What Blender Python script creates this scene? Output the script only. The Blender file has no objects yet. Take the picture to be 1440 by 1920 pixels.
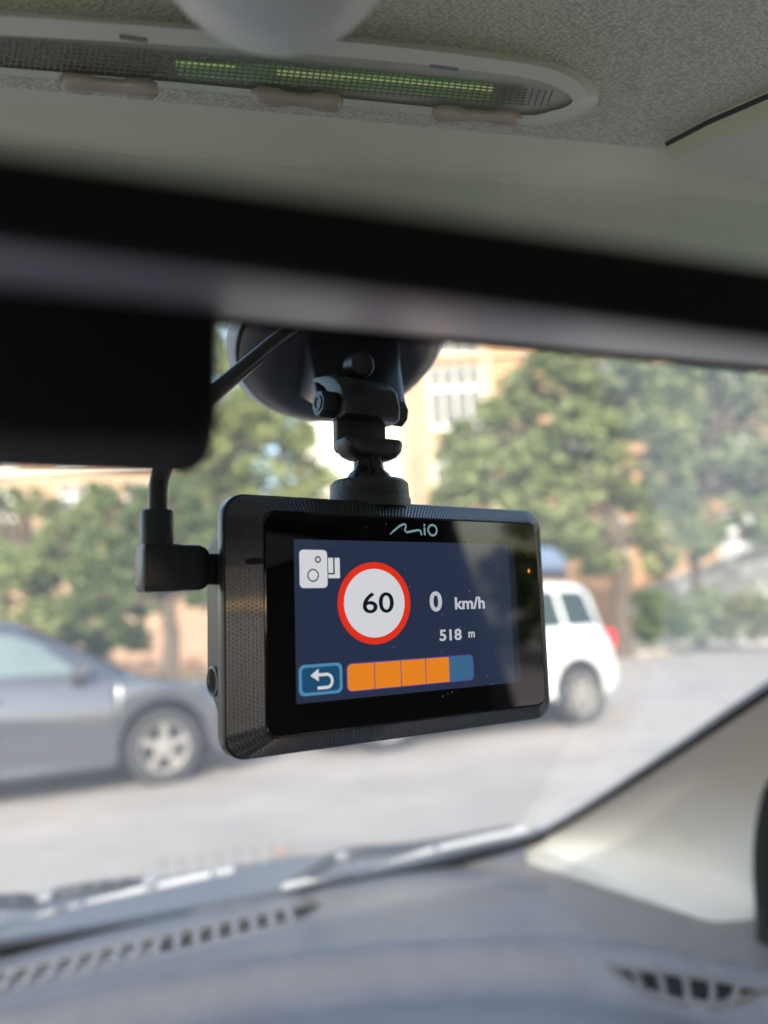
import bpy, bmesh, math, random
from mathutils import Vector, Matrix, noise
random.seed(7)
S = bpy.context.scene
COL = S.collection

# ------------------------------------------------------------------ camera
F = 1442.0                                   # focal length in photo pixels
CAM = Vector((0, 0, 1.2))
WM = Matrix(((0.9987, 0.0506, 0.0), (0.0075, -0.1471, -0.9891), (-0.0501, 0.9878, -0.1473)))   # camera axes -> world
cam = bpy.data.cameras.new('camera'); cam_o = bpy.data.objects.new('camera', cam); COL.objects.link(cam_o)
cam_o.matrix_world = Matrix.Translation(CAM) @ WM.to_4x4()
cam.sensor_fit = 'VERTICAL'; cam.sensor_height = 24.0; cam.sensor_width = 18.0
cam.lens = 24.0 * F / 1920.0
cam.clip_start = 0.005; cam.clip_end = 2000
cam.dof.use_dof = True; cam.dof.focus_distance = 0.176
cam.dof.aperture_fstop = cam.lens / 3.0      # an opening 3.0 mm across
cam.dof.aperture_blades = 0
S.camera = cam_o

# ------------------------------------------------------------------ light
EXPO = 1.85
SUN_AZ = math.radians(182)                   # direction the sun stands in, clockwise from +Y
SUN_EL = math.radians(31)
world = bpy.data.worlds.new("World"); S.world = world; world.use_nodes = True
wn = world.node_tree
sky = wn.nodes.new('ShaderNodeTexSky'); sky.sky_type = 'NISHITA'; sky.sun_disc = False
sky.sun_elevation = SUN_EL; sky.sun_rotation = SUN_AZ; sky.air_density = 1.2; sky.dust_density = 2.5
bg = wn.nodes['Background']; bg.inputs[1].default_value = 0.15
wn.links.new(sky.outputs[0], bg.inputs[0])
sun = bpy.data.lights.new('sun', 'SUN'); sun.energy = 2.0; sun.angle = math.radians(0.6); sun.color = (1, .93, .82)
sun_o = bpy.data.objects.new('sun', sun); COL.objects.link(sun_o)
sd = Vector((math.sin(SUN_AZ) * math.cos(SUN_EL), math.cos(SUN_AZ) * math.cos(SUN_EL), math.sin(SUN_EL)))
sun_o.rotation_euler = sd.to_track_quat('Z', 'Y').to_euler()
S.view_settings.view_transform = 'Standard'; S.view_settings.look = 'None'
S.view_settings.exposure = EXPO; S.view_settings.gamma = 1; S.view_settings.use_curve_mapping = False
S.render.engine = 'CYCLES'
S.cycles.max_bounces = 10; S.cycles.transparent_max_bounces = 16; S.cycles.sample_clamp_indirect = 6

# ------------------------------------------------------------------ frames
def rayw(px, py): return WM @ Vector(((px - 720) / F, -(py - 960) / F, -1.0))
cR = WM @ Vector((3.3613, 0.1879, -1.0)).normalized()
cU0 = Vector((0, 0, 1)); cU = (cU0 - cR * cR.dot(cU0)).normalized(); cF = cU.cross(cR)
def C(r, f, u): return CAM + cR * r + cF * f + cU * u            # car frame: right, forward, up, from the eye
def cdir(px, py):
    d = rayw(px, py); return Vector((d.dot(cR), d.dot(cF), d.dot(cU)))
def atz(px, py, z): d = cdir(px, py); return d * (z / d.z)
def atr(px, py, r): d = cdir(px, py); return d * (r / d.x)
def wp(px, py, Y): d = rayw(px, py); return CAM + d * (Y / d.y)   # world point at distance Y ahead
def atd(px, py, d): return CAM + rayw(px, py) * d
CARM = Matrix(((cR.x, cF.x, cU.x, CAM.x), (cR.y, cF.y, cU.y, CAM.y), (cR.z, cF.z, cU.z, CAM.z), (0, 0, 0, 1)))
SLOPE = 0.516
def glass_f(r, z): return 0.218 + (0.089 - z) / SLOPE - 0.22 * max(0, abs(r - .05) - .1) ** 2
def on_glass(px, py, out=0.0):
    d = cdir(px, py); lo, hi = 0.02, 3.0
    for _ in range(50):
        m = (lo + hi) / 2; p = d * m
        if p.y - out < glass_f(p.x, p.z): lo = m
        else: hi = m
    return d * lo
# dashcam frame (millimetres -> world)
DR = Matrix(((0.84029, -0.03149, 0.54122), (-0.04246, 0.99142, 0.1236), (-0.54047, -0.12684, 0.83174)))
DM = cam_o.matrix_world.copy() @ Matrix.Translation(Vector((7.0967, -23.4637, -172.1765)) / 1000) @ DR.to_4x4() @ Matrix.Scale(.001, 4)
DM = Matrix.Translation(CAM) @ WM.to_4x4() @ Matrix.Translation(Vector((7.0967, -23.4637, -172.1765)) / 1000) @ DR.to_4x4() @ Matrix.Scale(.001, 4)
def D(x, y, z): return DM @ Vector((x, y, z))

# ------------------------------------------------------------------ materials
MATS = {}
def mat(name, col, rough=.5, metal=0, spec=.5, var=0, vscale=5, bump=0, bscale=50, emit=None, estr=0, coat=0, sheen=0, trans=0, coord='Object', vcol=None):
    if name in MATS: return MATS[name]
    m = bpy.data.materials.new(name); m.use_nodes = True; nt = m.node_tree; b = nt.nodes['Principled BSDF']
    b.inputs['Base Color'].default_value = (*col, 1); b.inputs['Roughness'].default_value = rough
    b.inputs['Metallic'].default_value = metal; b.inputs['Specular IOR Level'].default_value = spec
    b.inputs['Coat Weight'].default_value = coat; b.inputs['Coat Roughness'].default_value = .05
    if emit: b.inputs['Emission Color'].default_value = (*emit, 1); b.inputs['Emission Strength'].default_value = estr
    if var or bump:
        tc = nt.nodes.new('ShaderNodeTexCoord')
    if var:
        n = nt.nodes.new('ShaderNodeTexNoise'); n.inputs['Scale'].default_value = vscale; n.inputs['Detail'].default_value = 6
        n.inputs['Roughness'].default_value = .65
        nt.links.new(tc.outputs[coord], n.inputs['Vector'])
        cr = nt.nodes.new('ShaderNodeValToRGB')
        lo = vcol or tuple(c * (1 - var) for c in col); hi = tuple(min(1, c * (1 + var)) for c in col)
        cr.color_ramp.elements[0].position = .32; cr.color_ramp.elements[1].position = .68
        cr.color_ramp.elements[0].color = (*lo, 1); cr.color_ramp.elements[1].color = (*hi, 1)
        nt.links.new(n.outputs[0], cr.inputs[0]); nt.links.new(cr.outputs[0], b.inputs['Base Color'])
    if bump:
        n2 = nt.nodes.new('ShaderNodeTexNoise'); n2.inputs['Scale'].default_value = bscale; n2.inputs['Detail'].default_value = 3
        nt.links.new(tc.outputs[coord], n2.inputs['Vector'])
        bp = nt.nodes.new('ShaderNodeBump'); bp.inputs['Strength'].default_value = bump; bp.inputs['Distance'].default_value = .002
        nt.links.new(n2.outputs[0], bp.inputs['Height']); nt.links.new(bp.outputs[0], b.inputs['Normal'])
    MATS[name] = m; return m
def lin(r, g, b):
    def f(c):
        c /= 255; return c / 12.92 if c <= .04045 else ((c + .055) / 1.055) ** 2.4
    return (f(r), f(g), f(b))
def glow(name, r, g, b, k=.8):
    m = mat(name, (.004, .004, .005), .04, emit=lin(r, g, b), estr=k / 2 ** EXPO); m.node_tree.nodes['Principled BSDF'].inputs['IOR'].default_value = 1.75; return m

M_black = mat('black_plastic', (.010, .012, .015), .36, bump=.03, bscale=900)
M_blackm = mat('black_matte', (.003, .0035, .004), .7, spec=.12, bump=.05, bscale=1400)
M_blacks = mat('black_satin', (.014, .016, .02), .28)
M_ball = mat('black_gloss', (.008, .008, .009), .1)
M_rub = mat('rubber', (.012, .012, .012), .75)
M_trimsoft = mat('pillar_trim_plastic', (.66, .645, .61), .6, var=.04, vscale=20, bump=.15, bscale=500)

# headliner cloth: woven cells
def cloth():
    m = mat('headliner_cloth', (.42, .43, .38), .95, spec=.1); nt = m.node_tree; b = nt.nodes['Principled BSDF']
    tc = nt.nodes.new('ShaderNodeTexCoord'); mp = nt.nodes.new('ShaderNodeMapping'); mp.inputs['Rotation'].default_value = (0, 0, .6)
    mp.inputs['Scale'].default_value = (1, 1.5, .3)
    v = nt.nodes.new('ShaderNodeTexVoronoi'); v.inputs['Scale'].default_value = 900; v.inputs['Randomness'].default_value = .6
    nt.links.new(tc.outputs['Object'], mp.inputs[0]); nt.links.new(mp.outputs[0], v.inputs['Vector'])
    cr = nt.nodes.new('ShaderNodeValToRGB'); cr.color_ramp.elements[0].color = (.77, .81, .68, 1); cr.color_ramp.elements[1].color = (.48, .51, .42, 1)
    cr.color_ramp.elements[0].position = .15; cr.color_ramp.elements[1].position = .75
    nt.links.new(v.outputs['Distance'], cr.inputs[0]); nt.links.new(cr.outputs[0], b.inputs['Base Color'])
    bp = nt.nodes.new('ShaderNodeBump'); bp.inputs['Strength'].default_value = .5; bp.inputs['Distance'].default_value = .001; bp.invert = True
    nt.links.new(v.outputs['Distance'], bp.inputs['Height']); nt.links.new(bp.outputs[0], b.inputs['Normal'])
    return m
M_cloth = cloth()
M_header = mat('headliner_front', (.71, .76, .64), .9, spec=.15, var=.03, vscale=60, bump=.15, bscale=700)
M_dash = mat('dashboard_plastic', (.165, .159, .168), .3, spec=.6, var=.1, vscale=30, bump=.35, bscale=650)
M_slat = mat('vent_plastic', (.23, .23, .25), .5)
M_gapshade = mat('gap_shade_black', (.006, .006, .007), .9)  # near-black paints the shade inside slots and holes; also the dark seam

def windscreen_mat(name, dust, dusty):
    m = bpy.data.materials.new(name); m.use_nodes = True; nt = m.node_tree; nt.nodes.clear(); L = nt.links
    out = nt.nodes.new('ShaderNodeOutputMaterial'); tr = nt.nodes.new('ShaderNodeBsdfTransparent'); gl = nt.nodes.new('ShaderNodeBsdfGlossy')
    tr.inputs[0].default_value = (.93, .97, .95, 1); gl.inputs['Roughness'].default_value = .02
    fr = nt.nodes.new('ShaderNodeFresnel'); fr.inputs[0].default_value = 1.22
    mx = nt.nodes.new('ShaderNodeMixShader'); L.new(fr.outputs[0], mx.inputs[0]); L.new(tr.outputs[0], mx.inputs[1]); L.new(gl.outputs[0], mx.inputs[2])
    last = mx
    if dusty:
        df = nt.nodes.new('ShaderNodeBsdfDiffuse'); df.inputs[0].default_value = (.85, .85, .83, 1)
        tl = nt.nodes.new('ShaderNodeBsdfTranslucent'); tl.inputs[0].default_value = (.85, .85, .83, 1)
        ad = nt.nodes.new('ShaderNodeMixShader'); L.new(df.outputs[0], ad.inputs[1]); L.new(tl.outputs[0], ad.inputs[2]); ad.inputs[0].default_value = .8
        tc = nt.nodes.new('ShaderNodeTexCoord'); sp = nt.nodes.new('ShaderNodeSeparateXYZ'); L.new(tc.outputs['Object'], sp.inputs[0])
        # arc wiped by the blade: dust lies beyond a radius round the wiper's pivot
        ln = nt.nodes.new('ShaderNodeVectorMath'); ln.operation = 'DISTANCE'; L.new(tc.outputs['Object'], ln.inputs[0]); ln.inputs[1].default_value = WIPE_C
        ng = nt.nodes.new('ShaderNodeTexNoise'); ng.inputs['Scale'].default_value = 9; ng.inputs['Detail'].default_value = 5; L.new(tc.outputs['Object'], ng.inputs[0])
        mr = nt.nodes.new('ShaderNodeMapRange'); mr.inputs[1].default_value = WIPE_R - .003; mr.inputs[2].default_value = WIPE_R + .004
        mr.inputs[3].default_value = .10; mr.inputs[4].default_value = dust; L.new(ln.outputs['Value'], mr.inputs[0])
        mm = nt.nodes.new('ShaderNodeMath'); mm.operation = 'MULTIPLY'; L.new(mr.outputs[0], mm.inputs[0])
        m2 = nt.nodes.new('ShaderNodeMath'); m2.operation = 'ADD'; m2.inputs[1].default_value = .5; L.new(ng.outputs[0], m2.inputs[0]); L.new(m2.outputs[0], mm.inputs[1])
        mx2 = nt.nodes.new('ShaderNodeMixShader'); L.new(mm.outputs[0], mx2.inputs[0]); L.new(mx.outputs[0], mx2.inputs[1]); L.new(ad.outputs[0], mx2.inputs[2])
        last = mx2
    L.new(last.outputs[0], out.inputs[0]); return m
_a, _b, _c = on_glass(962, 1570), on_glass(1238, 1035), on_glass(1150, 740)
def circ(p, q, s):      # centre of the circle through three points of the glass
    a, b = q - p, s - p; n = a.cross(b)
    return p + (b * a.length_squared - a * b.length_squared).cross(n) / (2 * n.length_squared)
WIPE_C = circ(_a, _b, _c); WIPE_R = (WIPE_C - _a).length
M_glass = windscreen_mat('windscreen_glass', .20, True)
M_sideglass = windscreen_mat('side_glass', 0, False)

# ------------------------------------------------------------------ object helpers
def tag(o, label=None, cat=None, group=None, kind=None):
    if label: o['label'] = label
    if cat: o['category'] = cat
    if group: o['group'] = group
    if kind: o['kind'] = kind
    return o
def empty(name, loc=(0, 0, 0), label=None, cat=None, group=None):
    o = bpy.data.objects.new(name, None); COL.objects.link(o); o.location = loc
    return tag(o, label, cat, group)
def setparent(o, p):
    if p is not None:
        o.parent = p
        o.matrix_parent_inverse = p.matrix_world.inverted() if False else Matrix.Identity(4)
def obj(name, me, m, parent=None, smooth=None):
    """link a mesh given in world coordinates; under a parent it is moved to the parent's frame"""
    o = bpy.data.objects.new(name, me); COL.objects.link(o)
    for x in (m if isinstance(m, (list, tuple)) else [m]): me.materials.append(x)
    if parent is not None:
        p, mats = parent, Matrix.Identity(4)
        while p is not None:
            mats = p.matrix_basis @ mats; p = p.parent
        o.parent = parent; me.transform(mats.inverted())
    if smooth is not None and len(me.polygons):
        me.polygons.foreach_set('use_smooth', [True] * len(me.polygons))
        me.set_sharp_from_angle(angle=math.radians(smooth))
    return o
class MB:
    def __init__(s): s.v = []; s.f = []; s.mi = []
    def add(s, vs, fs, mi=0):
        n = len(s.v); s.v += [tuple(v) for v in vs]; s.f += [tuple(i + n for i in f) for f in fs]; s.mi += [mi] * len(fs); return s
    def quad(s, a, b, c, d, mi=0): return s.add([a, b, c, d], [(0, 1, 2, 3)], mi)
    def loft(s, loops, cap0=True, cap1=True, closed=True, mi=0):
        n = len(loops[0]); vs = [p for l in loops for p in l]; fs = []
        for k in range(len(loops) - 1):
            for i in range(n if closed else n - 1):
                j = (i + 1) % n; fs.append((k * n + i, k * n + j, (k + 1) * n + j, (k + 1) * n + i))
        if cap0: fs.append(tuple(range(n - 1, -1, -1)))
        if cap1: fs.append(tuple((len(loops) - 1) * n + i for i in range(n)))
        return s.add(vs, fs, mi)
    def tube(s, pts, r, n=12, mi=0, caps=True):
        pts = [Vector(p) for p in pts]; loops = []; up = None
        for i, p in enumerate(pts):
            t = (pts[min(i + 1, len(pts) - 1)] - pts[max(i - 1, 0)]).normalized()
            if up is None: up = Vector((0, 0, 1)) if abs(t.z) < .9 else Vector((1, 0, 0))
            a = t.cross(up).normalized(); b = a.cross(t); up = b
            rr = r[i] if isinstance(r, (list, tuple)) else r
            loops.append([p + a * math.cos(2 * math.pi * k / n) * rr + b * math.sin(2 * math.pi * k / n) * rr for k in range(n)])
        return s.loft(loops, caps, caps, mi=mi)
    def lathe(s, c, ax, prof, n=24, mi=0, closed=False):
        """prof: (radius, distance along ax)"""
        ax = Vector(ax).normalized(); a = ax.orthogonal().normalized(); b = ax.cross(a); c = Vector(c)
        loops = [[c + ax * h + (a * math.cos(2 * math.pi * k / n) + b * math.sin(2 * math.pi * k / n)) * r for k in range(n)] for r, h in prof]
        return s.loft(loops, not closed, not closed, mi=mi)
    def box(s, M, x0, x1, y0, y1, z0, z1, mi=0):
        vs = [M(x, y, z) for z in (z0, z1) for y in (y0, y1) for x in (x0, x1)]
        return s.add(vs, [(0, 2, 3, 1), (4, 5, 7, 6), (0, 1, 5, 4), (2, 6, 7, 3), (0, 4, 6, 2), (1, 3, 7, 5)], mi)
    def mesh(s, name, bevel=0, seg=2, merge=True, recalc=True):
        me = bpy.data.meshes.new(name); me.from_pydata(s.v, [], s.f)
        if any(s.mi): me.polygons.foreach_set('material_index', s.mi)
        bm = bmesh.new(); bm.from_mesh(me)
        if merge: bmesh.ops.remove_doubles(bm, verts=bm.verts, dist=1e-7)
        if bevel:
            es = [e for e in bm.edges if len(e.link_faces) == 2 and e.calc_face_angle(0) > .5]
            bmesh.ops.bevel(bm, geom=es, offset=bevel, segments=seg, profile=.5, affect='EDGES', clamp_overlap=True)
        if recalc: bmesh.ops.recalc_face_normals(bm, faces=bm.faces)
        bm.to_mesh(me); bm.free(); return me
    def build(s, name, m, parent=None, bevel=0, seg=2, smooth=40, recalc=True, merge=True):
        return obj(name, s.mesh(name, bevel, seg, recalc=recalc, merge=merge), m, parent, smooth)
def rrect(x0, x1, y0, y1, r, n=6):
    pts = []
    for cx, cy, a0 in ((x1 - r, y1 - r, 0), (x0 + r, y1 - r, 90), (x0 + r, y0 + r, 180), (x1 - r, y0 + r, 270)):
        for k in range(n + 1):
            a = math.radians(a0 + 90 * k / n); pts.append((cx + r * math.cos(a), cy + r * math.sin(a)))
    return pts
def ident(x, y, z): return Vector((x, y, z))
def lerp(a, b, t): return a + (b - a) * t
def sstep(a, b, x):
    t = max(0, min(1, (x - a) / (b - a))); return t * t * (3 - 2 * t)
def interp(tab, x):
    if x <= tab[0][0]: return tab[0][1]
    for (a, va), (b, vb) in zip(tab, tab[1:]):
        if x <= b: return va + (vb - va) * (x - a) / (b - a)
    return tab[-1][1]

# ================================================================== GROUND
M_road = mat('asphalt', (.265, .235, .218), .85, var=.2, vscale=.7, bump=.4, bscale=60)
M_verge = mat('verge_soil', (.17, .155, .09), .95, var=.4, vscale=1.2, bump=.8, bscale=12)
M_pave = mat('pavement_concrete', (.36, .33, .3), .85, var=.12, vscale=2)
me = MB().add([(-400, -400, 0), (400, -400, 0), (400, 400, 0), (-400, 400, 0)], [(0, 1, 2, 3)]).mesh('ground')
tag(obj('ground', me, M_verge), kind='structure')
U = Vector((.87, .49, 0)).normalized(); N = Vector((-U.y, U.x, 0))        # along the parking row, away from it
def RW(a, b, z): return U * a + N * b + Vector((0, 0, z))
row0 = Vector((-1.89, 6.52, 0)); b0 = row0.dot(N)
mb = MB().box(RW, -120, 120, -50, b0 + 9.5, -.2, .006)
tag(mb.build('road', M_road), kind='structure')
mb = MB()
mb.box(RW, -120, 120, b0 + 9.5, b0 + 9.65, -.1, .13)
tag(mb.build('kerb', M_pave, bevel=.01), kind='structure')
# fallen leaves
mb = MB()
for i in range(900):
    a = random.uniform(-14, 24); b = random.uniform(-1, b0 + 9) if random.random() < .5 else b0 + 9.4 - abs(random.gauss(0, .8))
    p = RW(a, b, .012); r = random.uniform(.02, .05); t = random.uniform(0, 6.28)
    e = Vector((math.cos(t), math.sin(t), random.uniform(-.2, .3))) * r; g = Vector((-math.sin(t), math.cos(t), random.uniform(-.2, .3))) * r * .7
    p.z += r * .4; mb.quad(p - e, p - g, p + e, p + g)
M_fall = mat('fallen_leaf', (.42, .22, .07), .8, var=.4, vscale=.7)
tag(mb.build('fallen_leaves', M_fall, recalc=False, merge=False), kind='stuff')

# ================================================================== BUILDINGS
M_wall_o = mat('orange_render', (.36, .205, .115), .9, var=.08, vscale=.4)
M_wall_c = mat('cream_render', (.44, .335, .22), .9, var=.05, vscale=.4)
M_wall_w = mat('white_render', (.7, .68, .6), .9, var=.03, vscale=.4)
M_wall_p = mat('peach_render', (.34, .22, .15), .9, var=.2, vscale=.5)
M_wframe = mat('window_frame_white', (.62, .62, .6), .5)
M_pane = mat('window_pane', (.03, .035, .04), .1, spec=.4)
M_paneb = mat('window_pane_blind', (.3, .3, .3), .5)
M_roof = mat('roof_tile', (.25, .1, .06), .8, var=.2, vscale=2)
def building(name, label, origin, yaw, x0, x1, h, depth, wallm, wins, strips, floors=(), arch_top=True):
    root = empty(name, origin, label, 'building')
    root.rotation_euler.z = yaw
    Mx = Matrix.Translation(origin) @ Matrix.Rotation(yaw, 4, 'Z')
    def B(x, y, z): return Mx @ Vector((x, y, z))
    # facade with true openings: cut into a grid
    xs = sorted({x0, x1} | {w[0] for w in wins} | {w[1] for w in wins}); zs = sorted({-.2, h} | {w[2] for w in wins} | {w[3] for w in wins})
    mb = MB()
    for i in range(len(xs) - 1):
        for k in range(len(zs) - 1):
            cx, cz = (xs[i] + xs[i + 1]) / 2, (zs[k] + zs[k + 1]) / 2
            if any(w[0] < cx < w[1] and w[2] < cz < w[3] for w in wins): continue
            mb.quad(B(xs[i], 0, zs[k]), B(xs[i + 1], 0, zs[k]), B(xs[i + 1], 0, zs[k + 1]), B(xs[i], 0, zs[k + 1]))
    for a, b, c, d in [w[:4] for w in wins]:
        mb.quad(B(a, 0, c), B(b, 0, c), B(b, .25, c), B(a, .25, c)); mb.quad(B(a, 0, d), B(a, .25, d), B(b, .25, d), B(b, 0, d))
        mb.quad(B(a, 0, c), B(a, .25, c), B(a, .25, d), B(a, 0, d)); mb.quad(B(b, 0, c), B(b, 0, d), B(b, .25, d), B(b, .25, c))
    mb.quad(B(x0, 0, -.2), B(x0, 0, h), B(x0, depth, h), B(x0, depth, -.2)); mb.quad(B(x1, 0, -.2), B(x1, depth, -.2), B(x1, depth, h), B(x1, 0, h))
    mb.quad(B(x0, 0, h), B(x1, 0, h), B(x1, depth, h), B(x0, depth, h)); mb.quad(B(x0, depth, -.2), B(x0, depth, h), B(x1, depth, h), B(x1, depth, -.2))
    mb.build('wall', wallm, root, smooth=None, recalc=False)
    rb = MB().box(B, x0 - .5, x1 + .5, -.5, depth + .5, h, h + .35); rb.build('roof', M_roof, root)
    for (a, b, c, d, m, pr) in strips:
        MB().box(B, a, b, -pr, -.003, c, d).build('pilaster' if (d - c) > (b - a) else 'cornice', m, root)
    for w in wins:
        a, b, c, d = w[:4]; nx, nz = w[4:6]
        mb = MB(); t = .08
        mb.box(B, a, a + t, .08, .16, c, d); mb.box(B, b - t, b, .08, .16, c, d)
        mb.box(B, a + t, b - t, .08, .16, c, c + t); mb.box(B, a + t, b - t, .08, .16, d - t, d)
        for i in range(1, nx):
            x = a + (b - a) * i / nx; mb.box(B, x - .045, x + .045, .085, .155, c + t, d - t)
        for k in range(1, nz):
            z = c + (d - c) * (.62 if nz == 2 else k / nz); mb.box(B, a + t, b - t, .09, .15, z - .06, z + .06)
        mb.box(B, a - .12, b + .12, -.1, -.004, c - .14, c - .02)
        fr = mb.build('window', M_wframe, root)
        for i in range(nx):
            xa, xb = a + (b - a) * i / nx, a + (b - a) * (i + 1) / nx
            MB().box(B, xa + .05, xb - .05, .12, .13, c + .05, d - .05).build('pane', M_paneb if (random.random() < .22 and w[5] and w[4] != 4) else M_pane, fr)
    return root
def fx(px, py, Y, o): return (wp(px, py, Y) - o)
# main block, 38 m ahead
o1 = Vector((0, 38, 0))
def X1(px, py=850): return (wp(px, py, 38) - o1).x
def Z1(py, px=860): return wp(px, py, 38).z
wins = []
for (pa, pb) in ((812, 912), (1072, 1160), (1330, 1425), (1600, 1690)):
    for (pt, pbm) in ((682, 800), (832, 935), (520, 660), (985, 1080)):
        wins.append((X1(pa), X1(pb), Z1(pbm), Z1(pt), 4 if pa < 900 else 3, 2))
building('apartment_building', 'long orange apartment building behind the trees with white-framed windows and a cream pilaster', o1, 0, X1(560), X1(1900), 17, 10, M_wall_o, wins,
         [(X1(744), X1(764), 0, 17, M_wall_c, .35), (X1(795), X1(925), 0, 17, M_wall_c, .12) if False else (X1(764), X1(798), 0, 16.9, M_wall_p, .2), (X1(575), X1(742), 0, 16.8, M_wall_w, .5),
          (X1(914), X1(930), 0, 16.8, M_wall_c, .1), (X1(800), X1(1900), Z1(672), Z1(662), M_wall_c, .2), (X1(800), X1(811), 0, Z1(675), M_wall_c, .1)])
o2 = Vector((0, 33, 0))
def X2(px, py=900): return (wp(px, py, 33)).x
def Z2(py, px=200): return wp(px, py, 33).z
wins = []
for (pa, pb) in ((-150, -100), (-20, 30), (110, 160), (235, 270), (300, 345)):
    for (pt, pbm) in ((905, 965), (800, 860), (1010, 1070), (690, 750)):
        wins.append((X2(pa), X2(pb), Z2(pbm), Z2(pt), 2, 2))
building('apartment_building', 'orange apartment building at the left seen over the bushes', o2, 0, X2(-500), X2(372), 11.5, 9, M_wall_p, wins, [(X2(-500), X2(372), Z2(880), Z2(872), M_wall_w, .15)])

# low walls
def lowwall(name, label, px0, px1, Y0, Y1, h0, h1, m, cat='wall'):
    a, b = wp(px0, 1200, Y0), wp(px1, 1200, Y1); a.z = b.z = 0; n = (b - a).cross(Vector((0, 0, 1))).normalized() * .12
    mb = MB(); z = Vector((0, 0, 1))
    vs = [a - n, b - n, b + n, a + n]; mb.add([v - z * .1 for v in vs] + [vs[0] + z * h0, vs[1] + z * h1, vs[2] + z * h1, vs[3] + z * h0],
      [(0, 1, 5, 4), (1, 2, 6, 5), (2, 3, 7, 6), (3, 0, 4, 7), (4, 5, 6, 7), (3, 2, 1, 0)])
    r = mb.build(name, m, bevel=.02); tag(r, label, cat); return r
lowwall('garden_wall', 'sunlit peach garden wall behind the tree trunk at the left', -300, 600, 23, 27, 2.0, 2.0, M_wall_p)
M_conc = mat('pale_concrete', (.3, .3, .29), .85, var=.1, vscale=1)
lowwall('ramp_wall', 'pale sloping concrete wall rising to the right behind the bushes', 1165, 1600, 29, 27, 1.9, 4.2, M_conc)
lowwall('garden_wall', 'peach garden wall behind the white car and the tree trunks', 600, 1165, 27, 29, 2.2, 2.2, M_wall_p)

# ================================================================== TREES
def leafmat(name, c1, c2, c3):
    m = bpy.data.materials.new(name); m.use_nodes = True; nt = m.node_tree; nt.nodes.clear(); L = nt.links
    g = nt.nodes.new('ShaderNodeNewGeometry'); cr = nt.nodes.new('ShaderNodeValToRGB')
    cr.color_ramp.elements[0].color = (*c1, 1); cr.color_ramp.elements[1].color = (*c3, 1)
    e = cr.color_ramp.elements.new(.55); e.color = (*c2, 1); L.new(g.outputs['Random Per Island'], cr.inputs[0])
    d = nt.nodes.new('ShaderNodeBsdfPrincipled'); d.inputs['Roughness'].default_value = .5; L.new(cr.outputs[0], d.inputs['Base Color'])
    t = nt.nodes.new('ShaderNodeBsdfTranslucent'); L.new(cr.outputs[0], t.inputs[0])
    mx = nt.nodes.new('ShaderNodeMixShader'); mx.inputs[0].default_value = .5; L.new(d.outputs[0], mx.inputs[1]); L.new(t.outputs[0], mx.inputs[2])
    o = nt.nodes.new('ShaderNodeOutputMaterial'); L.new(mx.outputs[0], o.inputs[0]); return m
L_mid = leafmat('leaf_mid_green', (.11, .15, .06), (.26, .32, .13), (.54, .55, .26))
L_dark = leafmat('leaf_dark_green', (.06, .10, .04), (.14, .20, .07), (.32, .36, .13))
L_pale = leafmat('leaf_pale_green', (.18, .23, .07), (.32, .37, .13), (.50, .50, .22))
L_grey = leafmat('leaf_grey_green', (.14, .19, .10), (.28, .34, .18), (.52, .56, .32))
L_yel = leafmat('leaf_yellow_green', (.1, .14, .03), (.2, .22, .05), (.36, .28, .07))
M_bark = mat('bark', (.085, .065, .05), .95, var=.3, vscale=6, bump=1, bscale=20)
def foliage(blobs, size, dens, rnd):
    """leaf quads scattered in clumps through the blobs (world centre, radii)"""
    mb = MB(); V = []; FF = []
    for c, r in blobs:
        nclump = max(5, int(dens * 5.5 * (.5 if r[0] < .6 else 1))); 
        for _ in range(nclump):
            while True:
                q = Vector((rnd.uniform(-1, 1), rnd.uniform(-1, 1), rnd.uniform(-1, 1)))
                if .25 < q.length < 1: break
            cc = c + Vector((q.x * r[0], q.y * r[1], q.z * r[2])); cr = rnd.uniform(.09, .30) * (r[0] + r[2]) / 2
            for _ in range(int(rnd.uniform(14, 34))):
                p = cc + Vector((rnd.gauss(0, 1), rnd.gauss(0, 1), rnd.gauss(0, .7))) * cr * .55
                s = size * rnd.uniform(.6, 1.35); a = Vector((rnd.uniform(-1, 1), rnd.uniform(-1, 1), rnd.uniform(-.6, .6))).normalized()
                b = a.cross(Vector((rnd.uniform(-1, 1), rnd.uniform(-1, 1), rnd.uniform(-.3, 1)))).normalized()
                n = len(V); V += [p - a * s, p - b * s * .45, p + a * s, p + b * s * .45]; FF.append((n, n + 1, n + 2, n + 3))
    mb.v = [tuple(v) for v in V]; mb.f = FF; mb.mi = [0] * len(FF); return mb
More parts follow.
